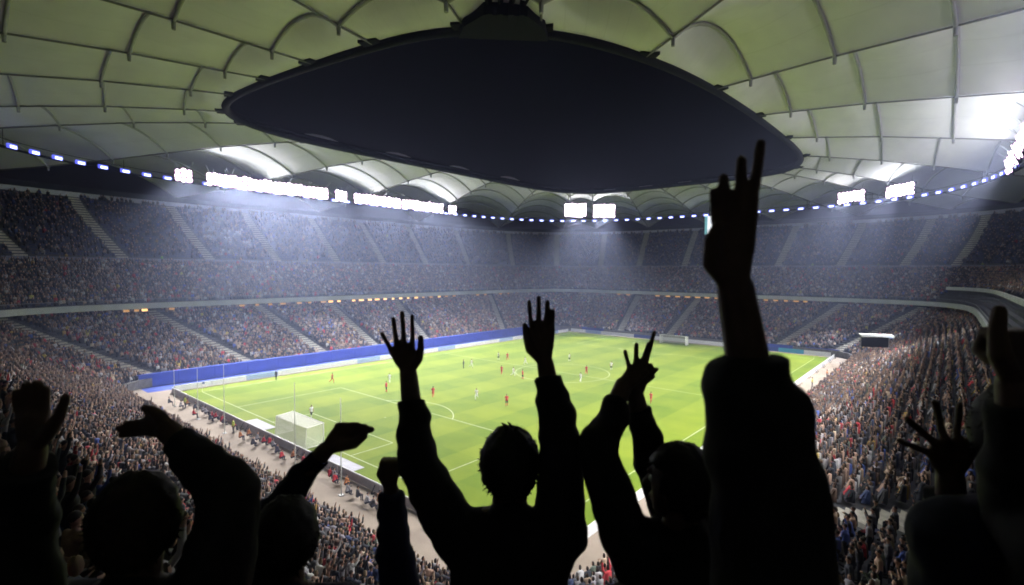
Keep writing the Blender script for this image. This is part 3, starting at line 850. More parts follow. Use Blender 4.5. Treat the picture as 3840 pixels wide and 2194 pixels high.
def small_person(pose, voxel=.028, ratio=.5):
    s = Skin(); f = np.array
    if pose in ('seated', 'seated_lean', 'crouch', 'seated_clap'):
        hz = .45 if pose != 'crouch' else .3; lean = {'seated': .05, 'seated_lean': .2, 'crouch': .15, 'seated_clap': .06}[pose]
        pel = f((0, 0, hz + .1)); ch = pel + (0, lean * .7, .36); nk = pel + (0, lean, .52)
        for sx in (-1, 1):
            s.chain([pel + (sx * .09, 0, 0), pel + (sx * .12, .42, .03), f((sx * .12, .42 - (.1 if pose == 'crouch' else -.02), .08))], (.085, .065, .045), 3)
            s.bone((sx * .12, .42, .05), (sx * .13, .58, .04), .045, .04, 2)
            sh = nk + (sx * .18, 0, -.05)
            if pose == 'seated_clap': el = sh + (sx * .09, .14, -.22); wr = f((sx * .03, .42, nk[2] - .06))
            elif pose == 'seated_lean': el = sh + (sx * .06, .1, -.25); wr = pel + (sx * .1, .4, .13)
            else: el = sh + (sx * .07, .02, -.27); wr = pel + (sx * .12, .3, .12)
            s.chain([sh, el, wr], (.06, .05, .04), 0); s.bone(wr, wr + (0, .08, .01), .035, .03, 1)
    else:
        pel = f((0, 0, .92)); ch = pel + (0, .02, .36); nk = pel + (0, .02, .52)
        run = pose.startswith('run')
        for sx in (-1, 1):
            hip = pel + (sx * .09, 0, -.02)
            if run:
                k = sx if pose == 'run' else -sx
                kn = hip + (0, .2 * k + .06, -.4); an = kn + ((0, -.06, -.44) if k > 0 else (0, -.36, -.2))
            elif pose == 'walk': kn = hip + (0, .1 * sx, -.43); an = kn + (0, -.02 + .06 * sx, -.42)
            else: kn = hip + (sx * .02, .02, -.44); an = kn + (sx * .01, -.02, -.42)
            s.chain([hip, kn], (.09, .065), 3 if not run else 0); s.chain([kn, an], (.058, .042), 3 if pose in ('stand', 'cheer', 'one_arm') else 0)
            s.bone(an, an + (0, .15, -.03), .042, .035, 2)
            sh = nk + (sx * .19, 0, -.05)
            if pose == 'cheer': el = sh + (sx * .12, .08, .24); wr = el + (-sx * .02, .05, .25)
            elif pose == 'one_arm' and sx > 0: el = sh + (.1, .12, .2); wr = el + (.02, .1, .24)
            elif run: el = sh + (sx * .1, -.1 * sx, -.24); wr = el + (-sx * .04, .2, .08)
            else: el = sh + (sx * .08, .0, -.28); wr = el + (0, .08, -.24)
            s.chain([sh, el, wr], (.058, .047, .038), 0 if pose in ('stand', 'cheer', 'one_arm') else 1)
            s.bone(sh, (sh + el) / 2, .062, .055, 0)
            d = (wr - el) / np.linalg.norm(wr - el); s.bone(wr, wr + d * .1, .034, .028, 1)
    s.bone(pel, ch, .14, .15, 0); s.bone(ch + (-.1, 0, .08), ch + (.1, 0, .08), .1, .1, 0); s.bone(ch, nk, .13, .07, 0)
    s.bone(pel + (-.06, 0, 0), pel + (.06, 0, 0), .125, .125, 3 if not pose.startswith('run') and pose != 'walk' else 0)
    head_small(s, nk + (0, .02 + (.03 if 'lean' in pose else 0), .2))
    return s.melt('person_' + pose, voxel, 2, ratio, SMALL, True)


ME = {p: small_person(p) for p in ('seated', 'seated_lean', 'crouch', 'seated_clap', 'stand', 'cheer', 'one_arm', 'run', 'run_other', 'walk')}


ME_NEAR = {p: small_person(p, .017, .45) for p in ('seated', 'seated_lean', 'seated_clap', 'stand', 'cheer', 'one_arm')}       # closer spectators


def put(pose, x, y, z, yaw, colr, label, group, cat='person', scale=1.0, lib=None):
    o = bpy.data.objects.new('person', (lib or ME)[pose]); col.objects.link(o); o.location = (x, y, z); o.rotation_euler.z = yaw - math.pi / 2
    o.scale = (scale,) * 3; o.color = (*colr, 1); tag(o, label, cat, group); return o


# players and officials where the photograph shows them (pixel of the feet)
RED, WHT, BLK = (.55, .035, .05), (.72, .74, .76), (.03, .03, .035)
players = [(1461, 1437, 'w', 'second white player from the left, beside the left raised hand'), (1449, 1470, 'r', 'red player close to the wrist of the left raised hand'), (1624, 1492, 'r', 'red player just right of the left raised wrist'),
           (1787, 1499, 'w', 'white player alone above the centre spectator head'), (1900, 1523, 'r', 'red player nearest above the centre spectator head'), (1881, 1405, 'r', 'left one of two red players near the middle of the pitch'),
           (1925, 1412, 'w', 'white player between two red players mid pitch'), (1960, 1422, 'r', 'right one of two red players near the middle of the pitch'), (1738, 1381, 'b', 'dark clothed referee on the grass between the two raised hands'),
           (1768, 1379, 'w', 'white player right beside the dark clothed referee'), (1869, 1350, 'w', 'white player far out between the two raised hands'), (1903, 1352, 'r', 'red player far out between the two raised hands'),
           (1970, 1369, 'w', 'white player just left of the second raised hand'), (2135, 1355, 'w', 'white player far out right of the second raised hand'), (2177, 1434, 'w', 'white player in the gap between the raised arms'),
           (2199, 1405, 'r', 'red player in the gap between the raised arms'), (2292, 1388, 'w', 'white player close to the clapping hands on the left'), (2441, 1513, 'r', 'red player close to the clapping arms on the right'),
           (1246, 1436, 'r', 'red player out on the left wing by himself'), (1168, 1568, 'w', 'goalkeeper in white standing before the near goal'), (1036, 1424, 'b', 'linesman in dark clothes at the far touchline')]
for i, (px, py, k, lab) in enumerate(players):
    g = ground(px, py); pose = ('run', 'walk', 'run_other')[i % 3] if k != 'b' else 'stand'
    put(pose, g[0], g[1], .004, random.uniform(0, 6.28), {'w': WHT, 'r': RED, 'b': BLK}[k], lab, 'players and officials on the pitch', 'player' if k != 'b' else 'official', 1.03)

# photographers and stewards behind the near goal line
side = [(725, 1555, RED), (805, 1562, RED), (830, 1575, RED), (900, 1640, (.5, .2, .08)), (945, 1660, (.06, .06, .08)), (985, 1655, RED), (1010, 1662, RED), (1035, 1690, (.06, .06, .1)), (1052, 1712, RED), (1236, 1785, RED), (1252, 1800, RED), (785, 1568, (.05, .06, .09)), (633, 1510, (.04, .05, .06)), (675, 1520, (.5, .5, .55)), (1300, 1840, (.3, .3, .34)), (1340, 1862, (.05, .05, .06)), (1372, 1880, (.4, .4, .45)), (1395, 1893, (.04, .04, .05)), (770, 1548, (.4, .4, .46))]
for k_ in range(16):
    gy = 29 - 58 * (k_ + random.uniform(.1, .9)) / 16; X_, Y_, Z_ = project((-57.3, gy, .5)); c_ = random.choice([RED, RED, (.05, .05, .07), (.3, .3, .34), (.5, .2, .08), (.08, .09, .12)])
    side.append((X_, Y_, c_))
for i, (px, py, c) in enumerate(side):
    g = ground(px, py, .5); isred = c == RED
    shade = 'red' if isred else ('orange' if c[0] > .45 and c[2] < .1 else ('pale' if c[0] > .25 else 'dark'))
    put('crouch' if i % 3 else 'seated', max(g[0], -59.2) if g[0] < -57 else -57.2, g[1], .002, math.radians(random.uniform(-20, 20)), c, f'photographer in a {shade} bib crouched behind the near boards', f'photographers in {shade} behind the near goal', 'photographer')
for (px, py, lab) in ((712, 1527, 'steward in a bright yellow vest near the left corner of the pitch'), (899, 1618, 'steward in a bright yellow vest behind the near goal mat')):
    g = ground(px, py); put('stand', -57.6, g[1], .002, math.pi, (.62, .72, .08), lab, 'stewards by the near goal', 'steward')
for (px, py, lab) in ((3100, 1420, 'steward in an orange vest by the right end of the near touchline'), (3045, 1452, 'steward in a pale yellow vest by the near touchline path')):
    g = ground(px, py); put('stand', g[0], min(g[1], -38.6), .002, math.radians(-90), (.7, .28, .08) if 'orange' in lab else (.7, .62, .2), lab, 'stewards by the near touchline', 'steward')
# stewards standing on the walkway of the upper tier (heads of the aisles)
for i, (px, c) in enumerate(((250, (.45, .30, .05)), (610, (.16, .42, .05)), (905, (.45, .22, .06)), (1150, (.4, .3, .08)), (2175, (.45, .35, .1)), (2615, (.3, .36, .1)), (3045, (.32, .42, .12)), (3290, (.2, .25, .1)), (3680, (.28, .36, .1)))):
    qv = q_at(px, 0, (90.9, 72.9, 7.0), 21.5); p = ring(91.0, 73.0, 7.0, [qv])[0]
    put('stand', p[0], p[1], 21.0, math.atan2(-p[1], -p[0]), c, f'{number_word(i)} vest-wearing steward from the left on the upper tier walkway', 'stewards on the upper walkway', 'steward', 1.05)

# ------------------------------------------------------------------ the crowd
tiers = [('low', LOW_FRONT, LOW_BACK, NLOW, .97), ('up', UP_FRONT, UP_MID, NUP, .95), ('top', TOP_FRONT, TOP_BACK, NTOP, .42)]
pos = []; tierid = []; facing = []; seats = []; seatf = []
qd = np.linspace(0, 4, 3201)
for ti, (key, A, B, n, occ) in enumerate(tiers):
    for k in range(n):
        par = lerp(A, B, (k + .55) / n); z = row_par(A, B, n, k)[3]
        R = ring_of(par, qd); seg = np.hypot(*np.diff(R, axis=0).T); s = np.concatenate([[0], np.cumsum(seg)])
        step = .52
        ss = np.arange(rng.uniform(0, step), s[-1] - step, step) + 0.0
        ss = ss + rng.normal(0, .09, len(ss))
        x = np.interp(ss, s, R[:, 0]); y = np.interp(ss, s, R[:, 1])
        qa = np.interp(np.array(AISLE[key]), qd, s)
        dmin = np.min(np.abs(ss[:, None] - qa[None, :]), axis=1); keep = dmin > (1.75 if key == 'low' else 1.3)
        if key == 'up' and k < 6: qs_ = np.interp(ss, s, qd); keep &= ~((qs_ > 1.42) & (qs_ < 2.3))      # glazed boxes instead of seats here
        P3 = np.c_[x, y, np.full(len(x), z)]
        X, Y, Z = project(P3 + np.array([0, 0, .8])); keep &= (Z > 3) & (X > -250) & (X < 4090) & (Y < 2330) & (Y > 300)
        keep &= np.hypot(x - CAM[0], y - CAM[1]) > (6.5 if key != 'low' else 3)
        x, y = x[keep], y[keep]
        tx = np.interp(ss[keep] + .3, s, R[:, 0]) - np.interp(ss[keep] - .3, s, R[:, 0]); ty = np.interp(ss[keep] + .3, s, R[:, 1]) - np.interp(ss[keep] - .3, s, R[:, 1])
        nx, ny = ty, -tx; sg = np.sign(-(nx * x + ny * y)); L = np.hypot(nx, ny); fx, fy = nx * sg / L, ny * sg / L
        oc = rng.random(len(x)) < occ
        jz = rng.uniform(-.04, .04, len(x))
        pos.append(np.c_[x + fx * rng.normal(0, .05, len(x)), y + fy * rng.normal(0, .05, len(x)), np.full(len(x), z)][oc]); facing.append(np.c_[fx, fy][oc]); tierid.append(np.full(oc.sum(), ti))
        seats.append(np.c_[x, y, np.full(len(x), z)][~oc]); seatf.append(np.c_[fx, fy][~oc])
pos = np.vstack(pos); facing = np.vstack(facing); tierid = np.concatenate(tierid); seats = np.vstack(seats); seatf = np.vstack(seatf)

PAL = np.array([(.018, .022, .035), (.012, .012, .014), (.05, .052, .06), (.11, .11, .12), (.085, .055, .04), (.34, .34, .36), (.66, .67, .70), (.40, .03, .04), (.05, .09, .32), (.40, .30, .22), (.30, .20, .15), (.10, .13, .10), (.55, .35, .07), (.03, .05, .13), (.25, .24, .28)])
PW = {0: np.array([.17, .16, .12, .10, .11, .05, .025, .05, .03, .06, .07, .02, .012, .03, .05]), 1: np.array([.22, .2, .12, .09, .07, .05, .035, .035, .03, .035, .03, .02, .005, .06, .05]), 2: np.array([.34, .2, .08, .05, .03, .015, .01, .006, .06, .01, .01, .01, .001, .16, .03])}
colid = np.zeros(len(pos), int)
for ti in (0, 1, 2):
    w = PW[ti] / PW[ti].sum(); m = tierid == ti; colid[m] = rng.choice(len(PAL), m.sum(), p=w)
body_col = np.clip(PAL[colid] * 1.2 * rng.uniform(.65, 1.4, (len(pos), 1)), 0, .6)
body_col[tierid == 2] *= .6; body_col[tierid == 1] *= .85         # shade of the upper tiers put into the clothing colours
# people in the top block holding up pale cards
Xc, Yc, Zc = project(pos + np.array([0, 0, 1.0]))
for (xa, ya, xb, yb, wd) in ((835, 820, 765, 880, 9), (830, 872, 905, 868, 8), (850, 890, 870, 905, 9), (905, 900, 935, 905, 10), (840, 938, 860, 940, 7), (765, 880, 790, 890, 8)):
    d_ = np.array((xb - xa, yb - ya), float); L_ = np.hypot(*d_); u_ = np.clip(((Xc - xa) * d_[0] + (Yc - ya) * d_[1]) / L_ ** 2, 0, 1)
    near_ = np.hypot(Xc - xa - u_ * d_[0], Yc - ya - u_ * d_[1]) < wd
    body_col[near_ & (tierid == 2)] = (.55, .56, .62)
PALNAME = ['dark navy', 'black', 'charcoal', 'grey', 'brown', 'light grey', 'white', 'red', 'blue', 'beige', 'tan', 'olive', 'yellow', 'deep blue', 'pale grey']

# the nearest spectators one can see become persons of their own
X, Y, Z = project(pos + np.array([0, 0, .9]))
V = 3840 / 2548
zones = [(115, 505, 985, 1415), (800, 945, 1262, 1450), (2010, 2330, 960, 1450), (1436, 1520, 1345, 1450), (650, 810, 1200, 1300), (0, 60, 950, 1120)]
inz = np.zeros(len(pos), bool)
for a, b_, c, d in zones: inz |= (X > a * V) & (X < b_ * V) & (Y > c * V) & (Y < d * V)
near = np.where(inz, Z, 1e9); pick = np.argsort(near)[:300]; pick = pick[near[pick] < 1e8]
poses = ['seated', 'seated_lean', 'seated_clap', 'stand', 'stand', 'one_arm', 'cheer', 'seated']
for i in pick:
    pose = poses[rng.integers(len(poses))]; c = body_col[i]
    wherein = 'in the crowd behind the near goal' if X[i] < 2000 else 'in the crowd beside the near touchline'
    act = {'seated': 'seated', 'seated_lean': 'leaning forward on a seat', 'seated_clap': 'seated with hands together', 'stand': 'standing', 'one_arm': 'standing with one arm up', 'cheer': 'standing with both arms up'}[pose]
    put(pose, *pos[i], math.atan2(facing[i][1], facing[i][0]) + rng.normal(0, .25), c, f'spectator in {PALNAME[colid[i]]} {act} {wherein}', f'spectators in {PALNAME[colid[i]]} {act} {wherein}'[:90], 'spectator', rng.uniform(.94, 1.05), ME_NEAR)
rest = np.setdiff1d(np.arange(len(pos)), pick)

# everyone else, too many to count: one mesh per tier, each figure a trunk with thighs, shoulders, arms and head
T = np.array([(-.2, .34, .30), (.2, .34, .30), (.2, -.12, .30), (-.2, -.12, .30), (-.25, .10, 1.02), (.25, .10, 1.02), (.24, -.14, 1.02), (-.24, -.14, 1.02), (-.2, .36, .56), (.2, .36, .56),
              (-.085, .10, 1.05), (.085, .10, 1.05), (.085, -.09, 1.05), (-.085, -.09, 1.05), (-.08, .11, 1.33), (.08, .11, 1.33), (.085, -.10, 1.33), (-.085, -.10, 1.33)])
TF = np.array([(0, 1, 9, 8), (8, 9, 5, 4), (1, 2, 6, 5), (3, 0, 4, 7), (2, 3, 7, 6), (4, 5, 6, 7), (10, 11, 15, 14), (11, 12, 16, 15), (12, 13, 17, 16), (13, 10, 14, 17), (14, 15, 16, 17)])
AT = np.array([(.18, 0, .95), (.27, 0, .95), (.36, .12, 1.62), (.28, .12, 1.62), (.18, .1, .95), (.27, .1, .95), (.36, .2, 1.62), (.28, .2, 1.62)])
AF = np.array([(0, 1, 2, 3), (5, 4, 7, 6), (1, 5, 6, 2), (4, 0, 3, 7), (3, 2, 6, 7)])
# nearer figures: rounder trunk, round head, two arms bent in one of four ways
NT = np.array([(-.17, .30, .30), (.17, .30, .30), (.19, -.12, .30), (-.19, -.12, .30), (-.19, .08, 1.02), (.19, .08, 1.02), (.2, -.12, 1.02), (-.2, -.12, 1.02), (-.18, .34, .56), (.18, .34, .56)])
NTF = TF[:6]
_hv, _hf = [], []
for j_ in range(5):
    th_ = math.pi * (j_ + .35) / 4.7
    for i_ in range(8): _hv.append((.085 * math.sin(th_) * math.cos(i_ * math.pi / 4), .10 * math.sin(th_) * math.sin(i_ * math.pi / 4), 1.215 + .135 * math.cos(th_)))
for j_ in range(4):
    for i_ in range(8): _hf.append((j_ * 8 + i_, j_ * 8 + (i_ + 1) % 8, j_ * 8 + 8 + (i_ + 1) % 8, j_ * 8 + 8 + i_))
_hf.append((0, 2, 4, 6)); NH = np.array(_hv); NHF = np.array(_hf)
NH_DIR = (NH[NHF].mean(1) - np.array((0, 0, 1.215))) / .1


def arm_template(pts, sx):
    V_, r_ = [], (.055, .048, .038, .03)
    for (x_, y_, z_), rr_ in zip(pts, r_):
        V_ += [(sx * (x_ - rr_), y_ - rr_ * .6, z_), (sx * (x_ + rr_), y_ - rr_ * .6, z_), (sx * (x_ + rr_), y_ + rr_, z_), (sx * (x_ - rr_), y_ + rr_, z_)]
    return np.array(V_)


ARMF = np.array([(4 * a_ + k_, 4 * a_ + (k_ + 1) % 4, 4 * a_ + 4 + (k_ + 1) % 4, 4 * a_ + 4 + k_) for a_ in range(3) for k_ in range(4)])[[0, 1, 2, 3, 4, 5, 6, 7, 8, 9]]
_arm = [[(.22, 0, 1.0), (.27, .05, .72), (.2, .3, .58), (.17, .38, .58)], [(.22, 0, 1.0), (.27, .12, .78), (.08, .34, .86), (.03, .4, .9)], [(.22, 0, 1.0), (.34, .1, 1.2), (.3, .16, 1.5), (.28, .2, 1.62)], [(.22, 0, 1.0), (.29, .02, .74), (.28, .1, .5), (.27, .13, .42)]]
ARMS = [(arm_template(a_, 1), arm_template(a_, -1)) for a_ in _arm]
M_crowd = attribute_material('crowd_clothing')


def crowd_mesh(name, ids, label):
    n = len(ids)
    P = pos[ids]; F2 = facing[ids]; sc = rng.uniform(.9, 1.12, n); tall = np.where(rng.random(n) < .25, rng.uniform(1.12, 1.25, n), rng.uniform(.92, 1.05, n))
    R2 = np.c_[F2[:, 1], -F2[:, 0]]
    turn = rng.normal(0, .3, n); F3 = F2 * np.cos(turn)[:, None] + R2 * np.sin(turn)[:, None]; R3 = np.c_[F3[:, 1], -F3[:, 0]]

    def place(tpl, sel):
        v = np.empty((len(sel), len(tpl), 3))
        v[:, :, :2] = P[sel, None, :2] + R3[sel, None, :] * tpl[None, :, 0:1] * sc[sel, None, None] + F3[sel, None, :] * tpl[None, :, 1:2] * sc[sel, None, None]
        v[:, :, 2] = P[sel, None, 2] + tpl[None, :, 2] * tall[sel, None]
        return v.reshape(-1, 3)
    bc = body_col[ids]; skin = np.array((.44, .28, .21)) * rng.uniform(.5, 1.2, (n, 1)); hair = np.where(rng.random((n, 1)) < .75, np.array((.03, .022, .018)), np.array((.2, .15, .09))) * rng.uniform(.7, 1.3, (n, 1))
    trou = np.array((.02, .024, .04)) * rng.uniform(.5, 2, (n, 1))
    dist = np.linalg.norm(P - CAM, axis=1); rich = np.zeros(n, bool); rich[np.argsort(dist)[:4200]] = True; rich &= dist < 80
    verts, faces, cols = [], [], []; off = 0

    def emit(tpl, fcs, sel, colours):
        nonlocal off
        if len(sel) == 0: return
        v = place(tpl, sel); f = (fcs[None] + (np.arange(len(sel)) * len(tpl))[:, None, None]).reshape(-1, 4) + off
        verts.append(v); faces.append(f); cols.append(colours.reshape(-1, 3)); off += len(v)
    far_ = np.where(~rich)[0]; nr = np.where(rich)[0]
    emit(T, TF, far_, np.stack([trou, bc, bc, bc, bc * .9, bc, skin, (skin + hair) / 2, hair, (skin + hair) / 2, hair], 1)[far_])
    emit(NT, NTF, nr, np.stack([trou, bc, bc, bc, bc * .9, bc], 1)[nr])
    hc_ = np.where((NH_DIR[None, :, 1:2] > .1) & (NH_DIR[None, :, 2:3] < .45), skin[nr][:, None, :], hair[nr][:, None, :])
    emit(NH, NHF, nr, hc_)
    kinds = rng.choice(4, n, p=[.5, .3, .12, .08])
    for k, (ta, tb) in enumerate(ARMS):
        sel = np.where(rich & (kinds == k))[0]
        for tpl in (ta, tb):
            c5 = np.repeat(bc[sel][:, None, :], 10, 1); c5[:, 7:] = skin[sel][:, None, :]; emit(tpl, ARMF, sel, c5)
    arm = np.where((rng.random(n) < .07) & ~rich)[0]; A2 = AT.copy(); A2[:, 0] *= -1
    for tpl in (AT, A2): emit(tpl, AF, arm, np.repeat(bc[arm][:, None, :], 5, 1))
    v = np.vstack(verts); f = np.vstack(faces); c = np.vstack(cols)
    me = bpy.data.meshes.new(name); me.vertices.add(len(v)); me.vertices.foreach_set('co', v.ravel()); me.loops.add(f.size); me.polygons.add(len(f))
    me.loops.foreach_set('vertex_index', f.ravel()); me.polygons.foreach_set('loop_start', np.arange(0, f.size, 4)); me.polygons.foreach_set('loop_total', np.full(len(f), 4))
    at = me.attributes.new('tint', 'FLOAT_COLOR', 'FACE'); at.data.foreach_set('color', np.c_[c, np.ones(len(c))].ravel())
    me.update(calc_edges=True)
    o = link(name, me, M_crowd); tag(o, label, 'crowd', None, 'stuff'); return o


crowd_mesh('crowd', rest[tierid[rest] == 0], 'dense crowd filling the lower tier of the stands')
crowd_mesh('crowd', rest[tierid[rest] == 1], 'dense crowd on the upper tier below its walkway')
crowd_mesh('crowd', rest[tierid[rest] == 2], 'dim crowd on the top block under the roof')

# empty seats
M_seat = material('seat_plastic', (.022, .035, .12), .5, .2, 3.0)
ST = np.array([(-.22, .18, .42), (.22, .18, .42), (.22, -.2, .40), (-.22, -.2, .40), (-.22, -.26, .82), (.22, -.26, .82)]); SF = np.array([(0, 1, 2, 3), (3, 2, 5, 4)])
R2 = np.c_[seatf[:, 1], -seatf[:, 0]]
v = np.empty((len(seats), 6, 3)); v[:, :, :2] = seats[:, None, :2] + R2[:, None] * ST[None, :, 0:1] + seatf[:, None] * ST[None, :, 1:2]; v[:, :, 2] = seats[:, None, 2] + ST[None, :, 2]
f = (SF[None] + (np.arange(len(seats)) * 6)[:, None, None]).reshape(-1, 4)
me = bpy.data.meshes.new('seats'); me.from_pydata(v.reshape(-1, 3).tolist(), [], f.tolist()); o = link('seats', me, M_seat, bowl); o['kind'] = 'stuff'


# ------------------------------------------------------------------ the spectators in front of the camera
def stand_floor(x, y):
    """height of the step under a point of the upper tier"""
    for k in range(-2, NUP + 1):
        p = lerp(UP_FRONT, UP_MID, (k + 1) / NUP)
        if (abs(x) / p[0]) ** p[2] + (abs(y) / p[1]) ** p[2] < 1: return row_par(UP_FRONT, UP_MID, NUP, max(k, 0))[3]
    return 21.0


FWD = np.array([math.cos(YAW), math.sin(YAW), 0.0]); RGT = np.array([math.sin(YAW), -math.cos(YAW), 0.0]); UPV = np.array([0, 0, 1.0])
M_skin_shaded = material('skin_foreground_shaded', (.09, .055, .042), .6, .15, 30, bump=.05)  # darker copy of skin, shade of the near figures put into its colour
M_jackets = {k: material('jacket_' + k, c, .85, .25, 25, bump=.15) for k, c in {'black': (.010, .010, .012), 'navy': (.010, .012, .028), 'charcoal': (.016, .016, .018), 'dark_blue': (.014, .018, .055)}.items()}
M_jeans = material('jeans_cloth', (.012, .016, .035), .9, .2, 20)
M_shoe = material('shoe_leather', (.01, .01, .01), .5)
M_eye = material('eye', (.5, .5, .5), .3)
HAIRS = {'black': material('hair_black', (.006, .005, .005), .6, .3, 60), 'brown': material('hair_brown', (.018, .011, .007), .6, .3, 60)}


def turn_h(v, a):
    c, s = math.cos(a), math.sin(a); return np.array([v[0] * c - v[1] * s, v[0] * s + v[1] * c, v[2]])


def hand(sk, wrist, spec, d, out=0.0):
    """fingers given by photograph pixels of knuckle and tip; joints bend a little away from the lens"""
    spec = dict(spec); kd = spec.get('kd', 14); spec['fingers'] = [((k[0], k[1] + (kd if abs(t[1] - k[1]) > abs(t[0] - k[0]) else 0)), t) for k, t in spec['fingers']]
    kn = [pix(*k[0], d) for k in spec['fingers']]
    for i, (k, t) in enumerate(spec['fingers']):
        dk = spec.get('dk', 0.0); a = pix(*k, d); m = pix(k[0] * .5 + t[0] * .5 + spec.get('bow', 0), k[1] * .5 + t[1] * .5, d + .012 + dk * .5); e = pix(*t, d + .004 + dk)
        fr = spec.get('fr', .0088) * (.92 if i in (0, 3) else 1.0)
        sk.chain([a, a * .45 + m * .55 + CF * .004, m, e], (fr * 1.1, fr * 1.05, fr, fr * .92), 1)
        sk.bone(wrist, a, .020, .0108, 1)
        sk.bone(wrist * .5 + a * .5, a * .85 + wrist * .15, .017, .0125, 1)
    for a, b_ in zip(kn[:-1], kn[1:]): sk.bone(a * .92 + wrist * .08, b_ * .92 + wrist * .08, .0095, .0095, 1); sk.bone(a * .8 + wrist * .2, b_ * .8 + wrist * .2, .0125, .0125, 1); sk.bone(a * .6 + wrist * .4, b_ * .6 + wrist * .4, .0145, .0145, 1)
    th = [pix(*p, d - .012) for p in spec['thumb']]
    tr = spec.get('tr', 1.0); sk.chain([wrist * .7 + th[0] * .3] + th, [.017, .0165 * tr] + [.0125 * tr, .0095 * tr][:len(th) - 1], 1)


